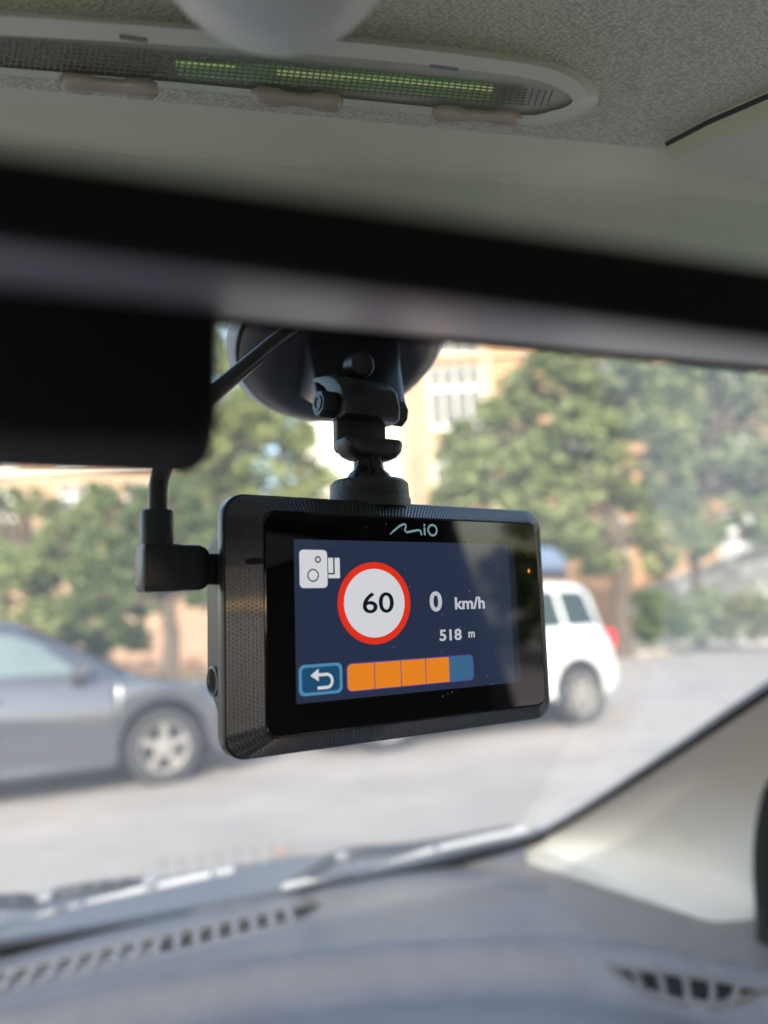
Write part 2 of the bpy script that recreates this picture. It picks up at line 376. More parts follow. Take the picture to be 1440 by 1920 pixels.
def tree(name, label, cat, Y, trunk, r0, blobs, lm, size=.1, dens=6, group=None, squash=.9, limbs=True, seed=1):
    rnd = random.Random(seed)
    base = wp(trunk[0][0], trunk[0][1], Y) if trunk else wp(blobs[0][0], 1220, Y); base.z = 0
    root = empty(name, base, label, cat, group)
    bl = [(wp(px, py, Y + rnd.uniform(-1, 1) * pr / F * Y * .6), (pr / F * Y, pr / F * Y * .9, pr / F * Y * squash)) for px, py, pr in blobs]
    for c, r in list(bl):
        for _ in range(3 if trunk else 1):
            q = Vector((rnd.uniform(-1, 1), rnd.uniform(-1, 1), rnd.uniform(-.8, .9))).normalized() * rnd.uniform(.85, 1.35); k = rnd.uniform(.25, .5)
            bl.append((c + Vector((q.x * r[0], q.y * r[1], q.z * r[2])), (r[0] * k, r[1] * k, r[2] * k)))
    for i, (c, r) in enumerate(bl):
        if c.z - r[2] < .1: bl[i] = (Vector((c.x, c.y, max(c.z, r[2] * .6))), r)
    if trunk:
        pts = [base - Vector((0, 0, .1))] + [wp(px, py, Y) for px, py in trunk[1:]]
        full = []
        for i in range(len(pts) - 1):
            for k in range(5): full.append(pts[i].lerp(pts[i + 1], k / 5) + Vector((rnd.uniform(-1, 1), rnd.uniform(-1, 1), 0)) * r0 * .18)
        full.append(pts[-1]); n = len(full)
        mb = MB().tube(full, [r0 * (1.35 if i == 0 else 1) * (1 - .55 * i / n) for i in range(n)], 10)
        top = pts[-1]; forks = full[n // 2:]
        for i, (c, r) in enumerate(bl):
            s = min(forks, key=lambda q: (q - c).length + (3 if q.z > c.z else 0)); mid = s.lerp(c, .5) + Vector((rnd.uniform(-.2, .2), rnd.uniform(-.2, .2), .25))
            mb.tube([s, mid, c], [r0 * .42, r0 * .25, r0 * .08], 6)
            for _ in range(3):
                e = c + Vector((rnd.uniform(-.8, .8) * r[0], rnd.uniform(-.8, .8) * r[1], rnd.uniform(-.6, .8) * r[2]))
                mb.tube([mid, e], [r0 * .14, r0 * .03], 4)
        mb.build('trunk', M_bark, root, smooth=60)
    foliage(bl, size, dens, rnd).build('crown' if trunk else 'foliage', lm, root, recalc=False, merge=False)
    return root
tree('broadleaf_tree', 'large broadleaf tree behind the white car with a dark forked trunk', 'tree', 22, [(1168, 1222), (1166, 1120), (1155, 1010), (1130, 900), (1110, 780)], .28,
     [(1100, 850, 95), (980, 740, 50), (1240, 800, 70), (860, 860, 45), (1000, 880, 85), (930, 890, 75), (1060, 960, 75), (1190, 900, 75), (1050, 740, 100), (1160, 770, 90), (900, 820, 50), (1080, 1010, 55), (1210, 1000, 40), (1120, 1050, 40), (1230, 1050, 35), (1120, 660, 110), (870, 930, 55), (960, 790, 60), (1010, 1000, 60)],
     L_mid, .13, 9, seed=3)
tree('broadleaf_tree', 'pale grey-green tree at the far right with a slim trunk', 'tree', 25, [(1312, 1200), (1306, 1100), (1300, 980), (1320, 850)], .2,
     [(1330, 900, 90), (1410, 840, 95), (1270, 830, 75), (1350, 740, 100), (1240, 700, 90), (1430, 960, 70), (1380, 640, 110), (1470, 740, 100), (1180, 690, 60), (1260, 940, 50), (1500, 900, 90), (1300, 1010, 45)],
     L_grey, .14, 9, seed=5)
tree('broadleaf_tree', 'pale yellow-green tree behind the dashcam mount', 'tree', 28, [(560, 1210), (555, 1100), (540, 950), (520, 800)], .22,
     [(500, 830, 85), (575, 905, 62), (430, 760, 85), (450, 915, 65), (530, 730, 80), (400, 850, 70), (380, 930, 55), (560, 820, 35), (440, 640, 95), (520, 960, 60), (460, 1010, 50)],
     L_pale, .15, 9, seed=8)
tree('broadleaf_tree', 'dark green tree at the left whose trunk stands behind the parked sedan bonnet', 'tree', 16, [(322, 1260), (320, 1180), (316, 1110), (300, 1040)], .2,
     [(300, 1060, 62), (220, 1020, 70), (370, 1010, 60), (260, 1110, 52), (190, 1100, 60), (350, 960, 45), (410, 1060, 50), (270, 980, 40), (240, 1150, 36), (385, 1105, 30), (330, 915, 26), (260, 925, 24)],
     L_dark, .1, 9, seed=11)
tree('broadleaf_tree', 'bushy mid-green tree at the left edge above the sedan roof', 'tree', 18, [(70, 1300), (70, 1160), (60, 1060)], .2,
     [(60, 1040, 72), (140, 1000, 60), (-30, 1010, 80), (130, 1080, 62), (20, 1110, 70), (-70, 1090, 70), (120, 1150, 55), (60, 945, 34), (190, 925, 26), (-20, 925, 30)],
     L_mid, .11, 9, seed=13)
tree('shrub', 'clipped dark green shrub right of the tree trunk', 'bush', 22.5, None, 0, [(1225, 1135, 32), (1215, 1175, 34), (1255, 1165, 32), (1248, 1130, 22)], L_dark, .09, 26, seed=21)
tree('shrub', 'grey-green shrub between the two trunks at the right', 'bush', 23, None, 0, [(1310, 1150, 38), (1350, 1170, 36), (1290, 1180, 30), (1330, 1125, 30)], L_grey, .09, 22, seed=22)
tree('shrub', 'straggly brownish shrub at the far right edge of the verge', 'bush', 22, None, 0, [(1410, 1140, 42), (1450, 1160, 42), (1390, 1180, 30)], L_yel, .09, 14, seed=23)
tree('shrub', 'low shrub behind the sedan bonnet beneath the dark tree', 'bush', 19, None, 0, [(200, 1190, 40), (255, 1200, 30), (150, 1200, 40)], L_dark, .09, 18, seed=24)
tree('shrub', 'low shrub behind the dashcam beneath the pale tree', 'bush', 24, None, 0, [(520, 1150, 50), (600, 1160, 50), (450, 1160, 45), (700, 1150, 60), (820, 1150, 60), (930, 1140, 50)], L_mid, .1, 16, seed=25)
# the passenger side of the street, seen mirrored in the dashcam's screen
def atg(az, dist, h):
    return Vector((math.sin(az) * dist, math.cos(az) * dist, h))
def sidetree(name, label, az, dist, h, r, lm, seed, bush=False):
    rnd = random.Random(seed); base = atg(math.radians(az), dist, 0); root = empty(name, base, label, 'bush' if bush else 'tree')
    bl = []
    for i in range(5 if bush else 10):
        rr = r * rnd.uniform(.4, .6); c = base + Vector((rnd.uniform(-1, 1) * r, rnd.uniform(-1, 1) * r, max(rr * .7, h + rnd.uniform(-.7, .7) * r * (.4 if bush else 1)))); bl.append((c, (rr, rr, rr * .85)))
    if not bush: MB().tube([base - Vector((0, 0, .1)), base + Vector((.1, 0, h * .5)), base + Vector((0, .1, h))], [.22, .17, .08], 9).build('trunk', M_bark, root, smooth=60)
    foliage(bl, .13, 8, rnd).build('foliage' if bush else 'crown', lm, root, recalc=False, merge=False)
sidetree('broadleaf_tree', 'tree across the road on the passenger side of the car', 98, 15, 4.0, 2.6, L_mid, 31)
sidetree('broadleaf_tree', 'pale tree farther back on the passenger side of the car', 112, 16, 4.2, 2.6, L_pale, 32)
sidetree('shrub', 'bush across the road on the passenger side of the car', 104, 13.5, 1.0, 1.3, L_mid, 33, True)

# ================================================================== CARS
M_tyre = mat('tyre_rubber', (.025, .025, .027), .85)
M_rim = mat('alloy_rim', (.20, .19, .185), .4)
M_cglass = mat('car_window', (.10, .13, .13), .05, spec=.9)
M_cglass2 = mat('car_window_dark', (.025, .035, .033), .08, spec=.35)
M_trim = mat('car_trim', (.02, .02, .022), .5)
M_red = mat('red_lens', (.6, .02, .03), .2)
M_lens = mat('clear_lens', (.6, .62, .62), .1)
M_under = mat('car_underside', (.01, .01, .01), .9)
def wheel(root, K, x, y, R, side, w=.2, spokes=5):
    ax = K(0, 1, 0) - K(0, 0, 0); c = K(x, y, R)
    s = side
    mb = MB().lathe(c, ax * s, [(R * .66, -w * .9), (R * .93, -w * .9), (R, -w * .75), (R, -w * .15), (R * .95, -.005), (R * .7, .0), (R * .66, -.02), (R * .66, -w * .9)], 36, closed=True)
    t = mb.build('wheel', M_tyre, root, smooth=50)
    mb = MB().lathe(c, ax * s, [(R * .67, -.035), (R * .66, -.005), (R * .6, -.012), (R * .57, -.13), (R * .65, -.14)], 36, closed=True)
    a = ax.normalized() * s; e1 = (K(1, 0, 0) - K(0, 0, 0)).normalized(); e2 = Vector((0, 0, 1))
    for k in range(spokes):
        th = 2 * math.pi * k / spokes + .3; d = e1 * math.cos(th) + e2 * math.sin(th); p = e1 * -math.sin(th) + e2 * math.cos(th)
        i0, i1, wi, wo = R * .1, R * .62, R * .11, R * .075
        q = lambda rr, ww, h: c + d * rr + p * ww + a * h
        mb.add([q(i0, -wi, -.02), q(i0, wi, -.02), q(i1, wo, -.012), q(i1, -wo, -.012), q(i0, -wi, -.06), q(i0, wi, -.06), q(i1, wo, -.05), q(i1, -wo, -.05)],
               [(0, 1, 2, 3), (0, 4, 5, 1), (1, 5, 6, 2), (2, 6, 7, 3), (3, 7, 4, 0)])
    mb.lathe(c, a, [(R * .17, -.06), (R * .17, -.015), (R * .1, -.008), (.001, -.006)], 20)
    mb.build('rim', M_rim, t, smooth=35)
    MB().lathe(c, a, [(R * .60, -.13), (R * .58, -.125), (.01, -.127)], 24).build('brake_disc', M_trim, t)
def car(name, label, centre, fwd, P, paint, K_=None):
    ang = math.atan2(fwd.y, fwd.x); root = empty(name, (centre.x, centre.y, 0), label, 'car'); root.rotation_euler.z = ang
    Mx = Matrix.Translation((centre.x, centre.y, 0)) @ Matrix.Rotation(ang, 4, 'Z')
    def K(x, y, z): return Mx @ Vector((x, y, z))
    xr, xf = P['x']; W = P['w'] / 2; belt = P['belt']; R = P['R']; wx = P['wx']; ra = R + .06
    xs = sorted({xr + (xf - xr) * i / 56 for i in range(57)} | {w + ra * math.cos(t * math.pi / 16) for w in wx for t in range(17)})
    def hw(x):
        a = (x - xr) / (xf - xr); e = min(a, 1 - a); return W * (1 - .16 * (1 - min(1, e / .14)) ** 2)
    def zb(x):
        z = P['sill'] + .12 * max(0, 1 - (xf - x) / .35) + .14 * max(0, 1 - (x - xr) / .35)
        for w in wx:
            if abs(x - w) < ra: z = max(z, R + math.sqrt(ra * ra - (x - w) ** 2))
        return z
    loops = []
    for x in xs:
        h = hw(x); b = zb(x); t = interp(belt, x); m = lerp(b, t, .55)
        pr = [(-h + .05, b), (-h + .008, b + .02), (-h, lerp(b, t, .3)), (-h - .012, m), (-h + .01, lerp(b, t, .85)), (-h + .06, t - .015), (-h + .14, t), (-h * .5, t + .02)]
        full = pr + [(0, t + .03)] + [(-y, z) for y, z in reversed(pr)]
        loops.append([K(x, y, z) for y, z in full])
    MB().loft(loops, True, True, closed=False).add([], []).build('body', paint, root, smooth=35)
    MB().box(K, xr + .15, xf - .15, -W + .22, W - .22, .16, .75).build('underbody', M_under, root)
    # greenhouse
    gx = P['roof']; gl = []; side = []
    n = 26
    for i in range(n + 1):
        x = lerp(gx[0][0], gx[-1][0], i / n); zt = interp(gx, x); zbt = interp(belt, x) - .01
        yb = hw(x) - .09; k = min(1, max(0, (zt - zbt) / P['gh'])); yt = yb - .17 * k
        gl.append([K(x, -yb, zbt), K(x, -yt - .0, max(zbt, zt - .07)), K(x, -yt + .09, zt), K(x, 0, zt + .02 * k), K(x, yt - .09, zt), K(x, yt, max(zbt, zt - .07)), K(x, yb, zbt)])
        side.append((x, yb, zbt, yt, max(zbt, zt - .07)))
    MB().loft(gl, False, False, closed=False).build('cabin', paint, root, smooth=40)
    for s in (-1, 1):
        for (xa, xb, sl, sr) in P['win']:
            def sp(x, t):
                bz = interp(belt, x) - .01; zt = max(bz, interp(gx, x) - .07); yb = hw(x) - .09; k = min(1, max(0, (interp(gx, x) - bz) / P['gh'])); yt = yb - .17 * k
                z0, z1 = bz + .05, max(bz + .055, zt - .035); z = lerp(z0, z1, t); tt = (z - bz) / max(.01, zt - bz)
                return K(x, s * (lerp(yb, yt, tt) + .006), z)
            vs = []; m = 12
            for i in range(m + 1):
                for j in range(5):
                    t = j / 4; x = lerp(xa + sl * t, xb + sr * t, i / m); vs.append(sp(x, t))
            MB().add(vs, [(i * 5 + j, i * 5 + j + 1, (i + 1) * 5 + j + 1, (i + 1) * 5 + j) for i in range(m) for j in range(4)]).build('side_window', P.get('pane', M_cglass), root)
        for (xd, zd) in P['handles']:
            MB().box(K, xd - .09, xd + .09, min(s * (W - .005), s * (W + .035)), max(s * (W - .005), s * (W + .035)), zd - .015, zd + .015).build('door_handle', paint, root, bevel=.008)
        mx, mz = P['mirror']; c0 = K(mx, s * (W + .04), mz)
        MB().loft([[K(mx + dx, s * (W - .1 + dy), mz + dz) for dx, dz in rrect(-.07 * k_, .07 * k_, -.06 * k_, .06 * k_, .03 * k_, 3)] for dy, k_ in ((0, .4), (.05, .9), (.17, 1), (.2, .7))]).build('side_mirror', paint, root, smooth=50)
        for xd in P['seams']:
            b = P['sill'] + .05; t = interp(belt, xd) - .03
            MB().loft([[K(xd + dx, s * (W + .0135 - abs(.55 - q) * .05), lerp(b, t, q)) for dx in (-.006, .006)] for q in [0, .2, .4, .55, .7, .85, 1]], False, False, closed=False).build('door_seam', M_trim, root)
        for w in wx: wheel(root, K, w, s * (W - .01), R, s, spokes=P.get('spokes', 5))
        lx, lz, lh, ll = P['tail']
        MB().loft([[K(lx + dx, s * (hw(lx) + .012 - q), lz + dz) for dx, dz in rrect(-ll, ll, -lh, lh, min(lh, ll) * .45, 3)] for q in (0, .06)]).build('tail_light', M_red, root, smooth=50)
        lx, lz, lh, ll = P['head']
        MB().loft([[K(lx + dx, s * (hw(lx) + .01 - q), lz + dz) for dx, dz in rrect(-ll, ll, -lh, lh, min(lh, ll) * .45, 3)] for q in (0, .06)]).build('headlight', M_lens, root, smooth=50)
        MB().loft([[K(x, s * (hw(x) + q), z) for x, z in ((wx[1] - ra - .03, P['sill']), (wx[0] + ra + .03, P['sill']), (wx[0] + ra + .03, P['sill'] + .07), (wx[1] - ra - .03, P['sill'] + .07))] for q in (-.05, .012)]).build('sill', M_trim if P.get('cladding') else paint, root, bevel=.01)
    # windscreen and rear window
    for (xa, xb, nm) in P['scr']:
        loops = []
        for i in range(7):
            x = lerp(xa, xb, i / 6); zt = interp(gx, x); bz = interp(belt, x); k = min(1, max(0, (zt - bz) / P['gh'])); y = hw(x) - .09 - .17 * k - .07
            loops.append([K(x, -y, zt + .008), K(x, 0, zt + .02 * k + .01), K(x, y, zt + .008)])
        MB().loft(loops, False, False, closed=False).build(nm, M_cglass, root)
    return root, K
sed = dict(x=(-2.3, 2.25), w=1.78, R=.31, wx=(-1.36, 1.32), sill=.2, gh=.4, mirror=(.66, .98), spokes=5,
    belt=[(-2.3, .72), (-2.2, .92), (-1.9, .98), (-1.2, .97), (.2, .92), (.95, .90), (1.5, .84), (2.0, .72), (2.2, .58), (2.25, .5)],
    roof=[(-1.75, .99), (-1.2, 1.25), (-.8, 1.38), (-.2, 1.42), (.2, 1.38), (.6, 1.2), (1.15, .89)],
    win=[(-1.3, -.32, .28, 0), (-.24, .8, 0, -.42)], handles=[(-.95, .82), (.0, .8)], seams=[-1.15, -.28, .92],
    tail=(-2.08, .82, .08, .16), head=(2.0, .6, .07, .17), scr=[(.28, 1.06, 'windscreen'), (-1.68, -.95, 'rear_window')])
M_mauve = mat('mauve_grey_paint', (.085, .085, .10), .22, metal=.5, coat=1)
ctr = row0 - U * 1.32 + N * .9
sedan, _ = car('parked_sedan', 'mauve-grey parked sedan facing right at the left edge of the picture', ctr, U, sed, M_mauve)
suvp = dict(x=(-1.95, 1.95), w=1.78, R=.335, wx=(-1.26, 1.24), sill=.27, gh=.52, mirror=(.72, 1.18), spokes=7, cladding=True, pane=M_cglass2,
    belt=[(-1.95, .75), (-1.9, .98), (-1.6, 1.06), (0, 1.04), (.9, 1.02), (1.5, 1.0), (1.85, .82), (1.95, .6)],
    roof=[(-1.94, 1.06), (-1.88, 1.38), (-1.80, 1.57), (-1.5, 1.61), (-1.2, 1.62), (.0, 1.63), (.3, 1.59), (.6, 1.39), (1.1, 1.03)],
    win=[(-1.70, -1.20, .08, 0), (-1.14, -.12, 0, 0), (-.04, .86, 0, -.42)], handles=[(-.75, 1.0), (.1, .98)], seams=[-.96, -.08, .82],
    tail=(-1.86, .93, .11, .055), head=(1.72, .8, .09, .14), scr=[(.36, 1.02, 'windscreen'), (-1.9, -1.72, 'rear_window')])
M_white = mat('white_paint', (.62, .63, .64), .3, coat=1)
rw = Vector((2.14, 8.85, 0)); ctr2 = rw - U * 1.26 + N * .9
suv, K2 = car('parked_suv', 'small white parked SUV facing left behind the dashcam with roof rails', ctr2, -U, suvp, M_white)
for s in (-1, 1):
    MB().tube([K2(-1.5, s * .52, 1.61), K2(-1.4, s * .52, 1.665), K2(-.6, s * .53, 1.685), K2(.1, s * .52, 1.67), K2(.22, s * .52, 1.62)], .018, 8).build('roof_rail', M_trim, suv, smooth=60)
for x in (-1.1, -.2):
    MB().tube([K2(x, -.6, 1.67), K2(x, .6, 1.67)], .016, 8).build('cross_bar', M_trim, suv, smooth=60)
M_rbox = mat('roof_box_plastic', (.11, .15, .24), .25, coat=.5)
rbx = empty('roof_box', K2(-.5, .2, 1.69), 'dark blue roof box on top of the white SUV', 'roof box')
loops = []
for x, s_ in ((-1.5, .5), (-1.46, .8), (-1.3, 1), (0, 1), (.35, .9), (.55, .6), (.6, .3)):
    loops.append([K2(x, .2 + y * (.6 + .4 * s_), 1.69 + max(0, z) * s_) for y, z in rrect(-.38, .38, 0, .36, .12, 4)])
MB().loft(loops).build('lid', M_rbox, rbx, smooth=60)
MB().box(K2, -1.5, .56, -.19, .59, 1.687, 1.765).build('base_tray', M_trim, rbx, bevel=.01)

# ================================================================== OWN CAR: headliner, pillars, dashboard, glass
def grid(fn, us, vs):
    mb = MB(); n = len(vs)
    return mb.add([fn(u, v) for u in us for v in vs], [(i * n + j, (i + 1) * n + j, (i + 1) * n + j + 1, i * n + j + 1) for i in range(len(us) - 1) for j in range(n - 1)])
def rng(a, b, n): return [a + (b - a) * i / n for i in range(n + 1)]
XL, XR = -.72, .62                                 # inner side walls of the car
def ceil_z(r, f):
    z = .12 + .012 * (1 - min(1, max(0, (f + 1.5) / 1.6)) ** 2)
    z -= .10 * max(0, abs(r + .05) - .42) ** 2 / .1
    z -= .018 * sstep(.168, .2, f)
    return z
mb = grid(lambda r, f: C(r, f, ceil_z(r, f)), rng(XL, XR, 60), [-2.1, -1.8, -1.4, -1.0, -.6, -.3, -.1, .0, .05, .09, .12, .14, .155, .165])
me = mb.mesh('headliner', recalc=False); head = obj('headliner', me, M_cloth, smooth=60); tag(head, kind='structure')
head2 = grid(lambda r, f: C(r, f - .35 * max(0, abs(r) - .45) ** 2 + .035 * sstep(.1, .3, r) * sstep(.17, .2, f), ceil_z(r, f) - .008 * sstep(.1, .3, r) * sstep(.17, .2, f)), rng(XL, XR, 60), [.165, .17, .176, .182, .188, .194, .2]).build('headliner_front_edge', M_header, None, smooth=60, recalc=False)
tag(head2, kind='structure')
# outer roof skin, rear and sides: the shell of the car that shades the cabin
M_shell = mat('car_roof_paint', (.12, .14, .18), .35, coat=.6)
mb = MB()
mb.loft([[C(r, f, z) for r, f, z in ((XL - .03, f_, .07), (XL + .1, f_, .15), (0, f_, .17), (XR - .1, f_, .15), (XR + .03, f_, .07), (XR + .03, f_, .06), (0, f_, .16), (XL - .03, f_, .06))] for f_ in (-2.15, .1, .155)])
tag(mb.build('car_roof', M_shell, smooth=60), kind='structure')
tag(MB().box(C, XL - .05, XR + .05, -2.2, -2.15, -.9, -.06).build('rear_wall', mat('cabin_grey', (.2, .2, .2), .8)), kind='structure')
M_doord = mat('door_trim', (.42, .42, .40), .7)
tag(MB().box(C, XR, XR + .04, -2.15, .62, -.95, -.3).build('passenger_side', M_doord, bevel=.01), kind='structure')
M_bp = mat('door_pillar_dark', (.05, .05, .055), .8)
tag(MB().loft([[C(x, -.95, -.3), C(x, -.12, -.3), C(x, -.25, .1), C(x, -.95, .1)] for x in (XR - .015, XR + .035)]).box(C, XR - .02, XR + .03, -2.15, -1.7, -.3, .1).build('door_pillars', M_bp, bevel=.01), kind='structure')
tag(MB().box(C, XL - .04, XL, -2.15, .8, -.95, -.3).box(C, XL - .035, XL + .015, -.95, -.45, -.3, .1).build('driver_side', M_doord, bevel=.01), kind='structure')
# windscreen
mb = grid(lambda r, z: C(r, glass_f(r, z), z), rng(XL, .85, 50), rng(-.40, .112, 30))
ws = mb.build('windscreen', M_glass, None, smooth=80, recalc=False)
# move the texture space to the car frame so that the wiped arc is placed on the glass itself
ws.data.transform(CARM.inverted()); ws.matrix_world = CARM
tag(ws, 'clear windscreen with a dusty film outside the wiped area', 'windscreen')
# dark ceramic edge of the glass at the top
# dashboard
ZD = -.34
ridge_px = [(-250, 1905), (0, 1893), (120, 1870), (300, 1832), (500, 1798), (700, 1775), (900, 1765), (1050, 1768), (1200, 1790), (1350, 1822), (1440, 1845), (1600, 1880)]
ridge = [(atz(px, py, ZD).x, atz(px, py, ZD).y) for px, py in ridge_px]
def dash_z(r, f):
    fr = interp(ridge, r); t = sstep(0, .05, fr - f)
    z = ZD - .034 * t - .10 * sstep(.22, .5, fr - f) + .004 * math.exp(-((fr - f) / .02) ** 2)
    return z + .006 * sstep(.2, .5, r)
def dash_r(f): return .474 + (.533 - .474) * (1.05 - f) / (1.05 - .654)
mb = grid(lambda a, f: C(lerp(XL, dash_r(f) + .03, a), f, dash_z(lerp(XL, dash_r(f) + .03, a), f)), rng(0, 1, 90), rng(.12, 1.055, 110))
tag(mb.build('dashboard', M_dash, None, smooth=80, recalc=False), 'lilac-grey moulded dashboard top with a raised curved ridge', 'dashboard')
bpy.data.objects['dashboard']['kind'] = 'structure'
# black gasket where glass meets dashboard and pillar
edge_px = [(-200, 1812), (0, 1783), (250, 1738), (530, 1683), (750, 1640), (900, 1605), (985, 1580), (1050, 1548), (1150, 1487), (1250, 1421), (1350, 1354), (1440, 1294), (1560, 1215), (1700, 1120), (1850, 1020)]
ep = [on_glass(px, py) for px, py in edge_px]
def smoothpts(P, n=6):
    out = []
    for i in range(len(P) - 1):
        p0, p1, p2, p3 = P[max(i - 1, 0)], P[i], P[i + 1], P[min(i + 2, len(P) - 1)]
        for k in range(n):
            t = k / n; out.append(.5 * ((2 * p1) + (p2 - p0) * t + (2 * p0 - 5 * p1 + 4 * p2 - p3) * t * t + (3 * p1 - p0 - 3 * p2 + p3) * t ** 3))
    return out + [P[-1]]
gs = smoothpts(ep)
MBg = MB().tube([C(p.x, p.y - .012, p.z + .007) for p in gs], [.0085 if p.z < -.3 else .0055 for p in gs], 8)
tag(MBg.build('glass_gasket', M_rub, None, smooth=60), 'black rubber seal round the lower edge of the windscreen', 'seal')
# A-pillar trim: from the glass edge to the door seal
A = [ep[i] for i in (6, 7, 8, 9, 10, 11, 12, 13, 14)]
Bp = [atz(1440, 1775, ZD)] + [atr(px, py, XR - .05) for px, py in ((1440, 1710), (1436, 1640), (1438, 1580), (1448, 1520), (1468, 1450), (1500, 1370), (1580, 1280), (1680, 1190))]
As, Bs = smoothpts(A, 5), smoothpts(Bp, 5)
def patch(i, v):
    a, b = As[i], Bs[i]; p = a.lerp(b, v); t = i / (len(As) - 1)
    q = math.sin(v * math.pi); return C(p.x + .03 * q * min(1, t * 5), p.y, p.z)
mb = grid(lambda i, v: patch(int(round(i)), v), list(range(len(As))), rng(0, 1, 24))
tag(mb.build('pillar_trim', M_trimsoft, None, smooth=80, recalc=False), 'pale beige A-pillar trim at the right between windscreen and door', 'pillar trim', kind='structure')
dl = [atz(px, py, ZD) for px, py in ((975, 1591), (1060, 1640), (1150, 1680), (1250, 1718), (1350, 1748), (1440, 1772))]
mb = MB()
lowp = [As[0].lerp(Bs[0], v) for v in rng(0, 1, 20)]
mb.add([C(*p) for p in lowp] + [C(p.x, p.y, p.z - .06) for p in lowp], [(i, i + 1, i + 22, i + 21) for i in range(20)]).build
tag(mb.build('pillar_foot', M_trimsoft, None), kind='structure')
tag(MB().add([C(p.x, p.y, p.z) for p in Bs] + [C(XR + .02, p.y - .22, p.z) for p in Bs], [(i, i + 1, len(Bs) + i + 1, len(Bs) + i) for i in range(len(Bs) - 1)]).build('door_corner_panel', M_blackm, None, smooth=60, recalc=False), kind='structure')
tag(MB().tube([C(*p) for p in Bs], .012, 8).tube([C(Bs[0].x, Bs[0].y, Bs[0].z), C(XR - .04, .3, -.33), C(XR - .04, -.3, -.33)], .014, 8).build('door_seal', M_rub, None, smooth=60), 'black rubber door seal at the right edge beside the pillar trim', 'seal')

# defroster grille along the dash
vent = empty('defroster_vent', C(.1, .95, ZD), 'long slotted defroster grille with slot shade painted black near the windscreen base', 'air vent')
va, vb = atz(-260, 1895, ZD), atz(603, 1697, ZD)
vd = (vb - va); vlen = vd.length; vd.normalize(); vn = Vector((-vd.y, vd.x, 0))
def V(a, b, z): p = va + vd * a + vn * b; return C(p.x, p.y, dash_z(p.x, p.y) + z)
mb = MB(); mb.box(V, 0, vlen - .03, -.031, .004, .0008, .0016); mb.add([V(vlen - .03, -.024, .0016), V(vlen, .003, .0016), V(vlen - .03, .004, .0016)], [(0, 1, 2)])
mb.build('slot_shade', M_gapshade, vent, smooth=None)  # flat black plate on the dash, painted as shade between the slats
mb = MB(); mb.box(V, -.01, vlen - .004, .004, .012, .0, .005); mb.box(V, -.01, vlen - .032, -.036, -.031, .0, .003)
mb.box(V, 0, vlen - .03, -.0155, -.0125, .0014, .003)
mb.build('frame', M_dash, vent, bevel=.0008)
npit = .0215; k = 0; sl = None
while k * npit < vlen - .035:
    a = k * npit
    mb = MB(); mb.add([V(a, -.0315, .0015), V(a + .006, -.0315, .0015), V(a + .011, .0035, .0015), V(a + .005, .0035, .0015), V(a, -.0315, .0045), V(a + .006, -.0315, .0045), V(a + .011, .0035, .0045), V(a + .005, .0035, .0045)],
        [(4, 5, 6, 7), (0, 1, 5, 4), (1, 2, 6, 5), (2, 3, 7, 6), (3, 0, 4, 7)])
    mb.build('slat', M_slat, vent, smooth=None); k += 1
# side window vent
sv = empty('side_window_vent', C(*atz(1290, 1845, ZD)), 'small side window vent with slot shade painted black at the right end of the dashboard', 'air vent')
def on_dash(px, py, up=0):
    d = cdir(px, py); lo, hi = .2, 1.4
    for _ in range(40):
        m = (lo + hi) / 2; p = d * m
        if p.z > dash_z(p.x, p.y) + up: lo = m
        else: hi = m
    p = d * lo; return C(*p)
outl = [(1140, 1811), (1250, 1822), (1350, 1838), (1440, 1856), (1395, 1872), (1340, 1884), (1270, 1876), (1200, 1856)]
MB().add([on_dash(x, y, .0010) for x, y in outl], [tuple(range(len(outl)))]).build('slot_shade', M_gapshade, sv, smooth=None)  # black patch laid on the dash as the slots' shade
def bar(nm, pts, w, up=.003, m=M_slat):
    P_ = [on_dash(x, y, up) for x, y in pts]; MB().tube(P_, w, 6).build(nm, m, sv, smooth=60)
bar('frame', outl + [outl[0]], .0028, .002, M_dash)
for xt, yt, xb, yb in ((1185, 1815, 1205, 1858), (1233, 1820, 1246, 1872), (1283, 1828, 1290, 1882), (1335, 1836, 1335, 1884), (1385, 1846, 1372, 1878)):
    bar('slat', [(xt, yt), (lerp(xt, xb, .5) + 3, lerp(yt, yb, .5)), (xb, yb)], .0036, .003, M_dash)

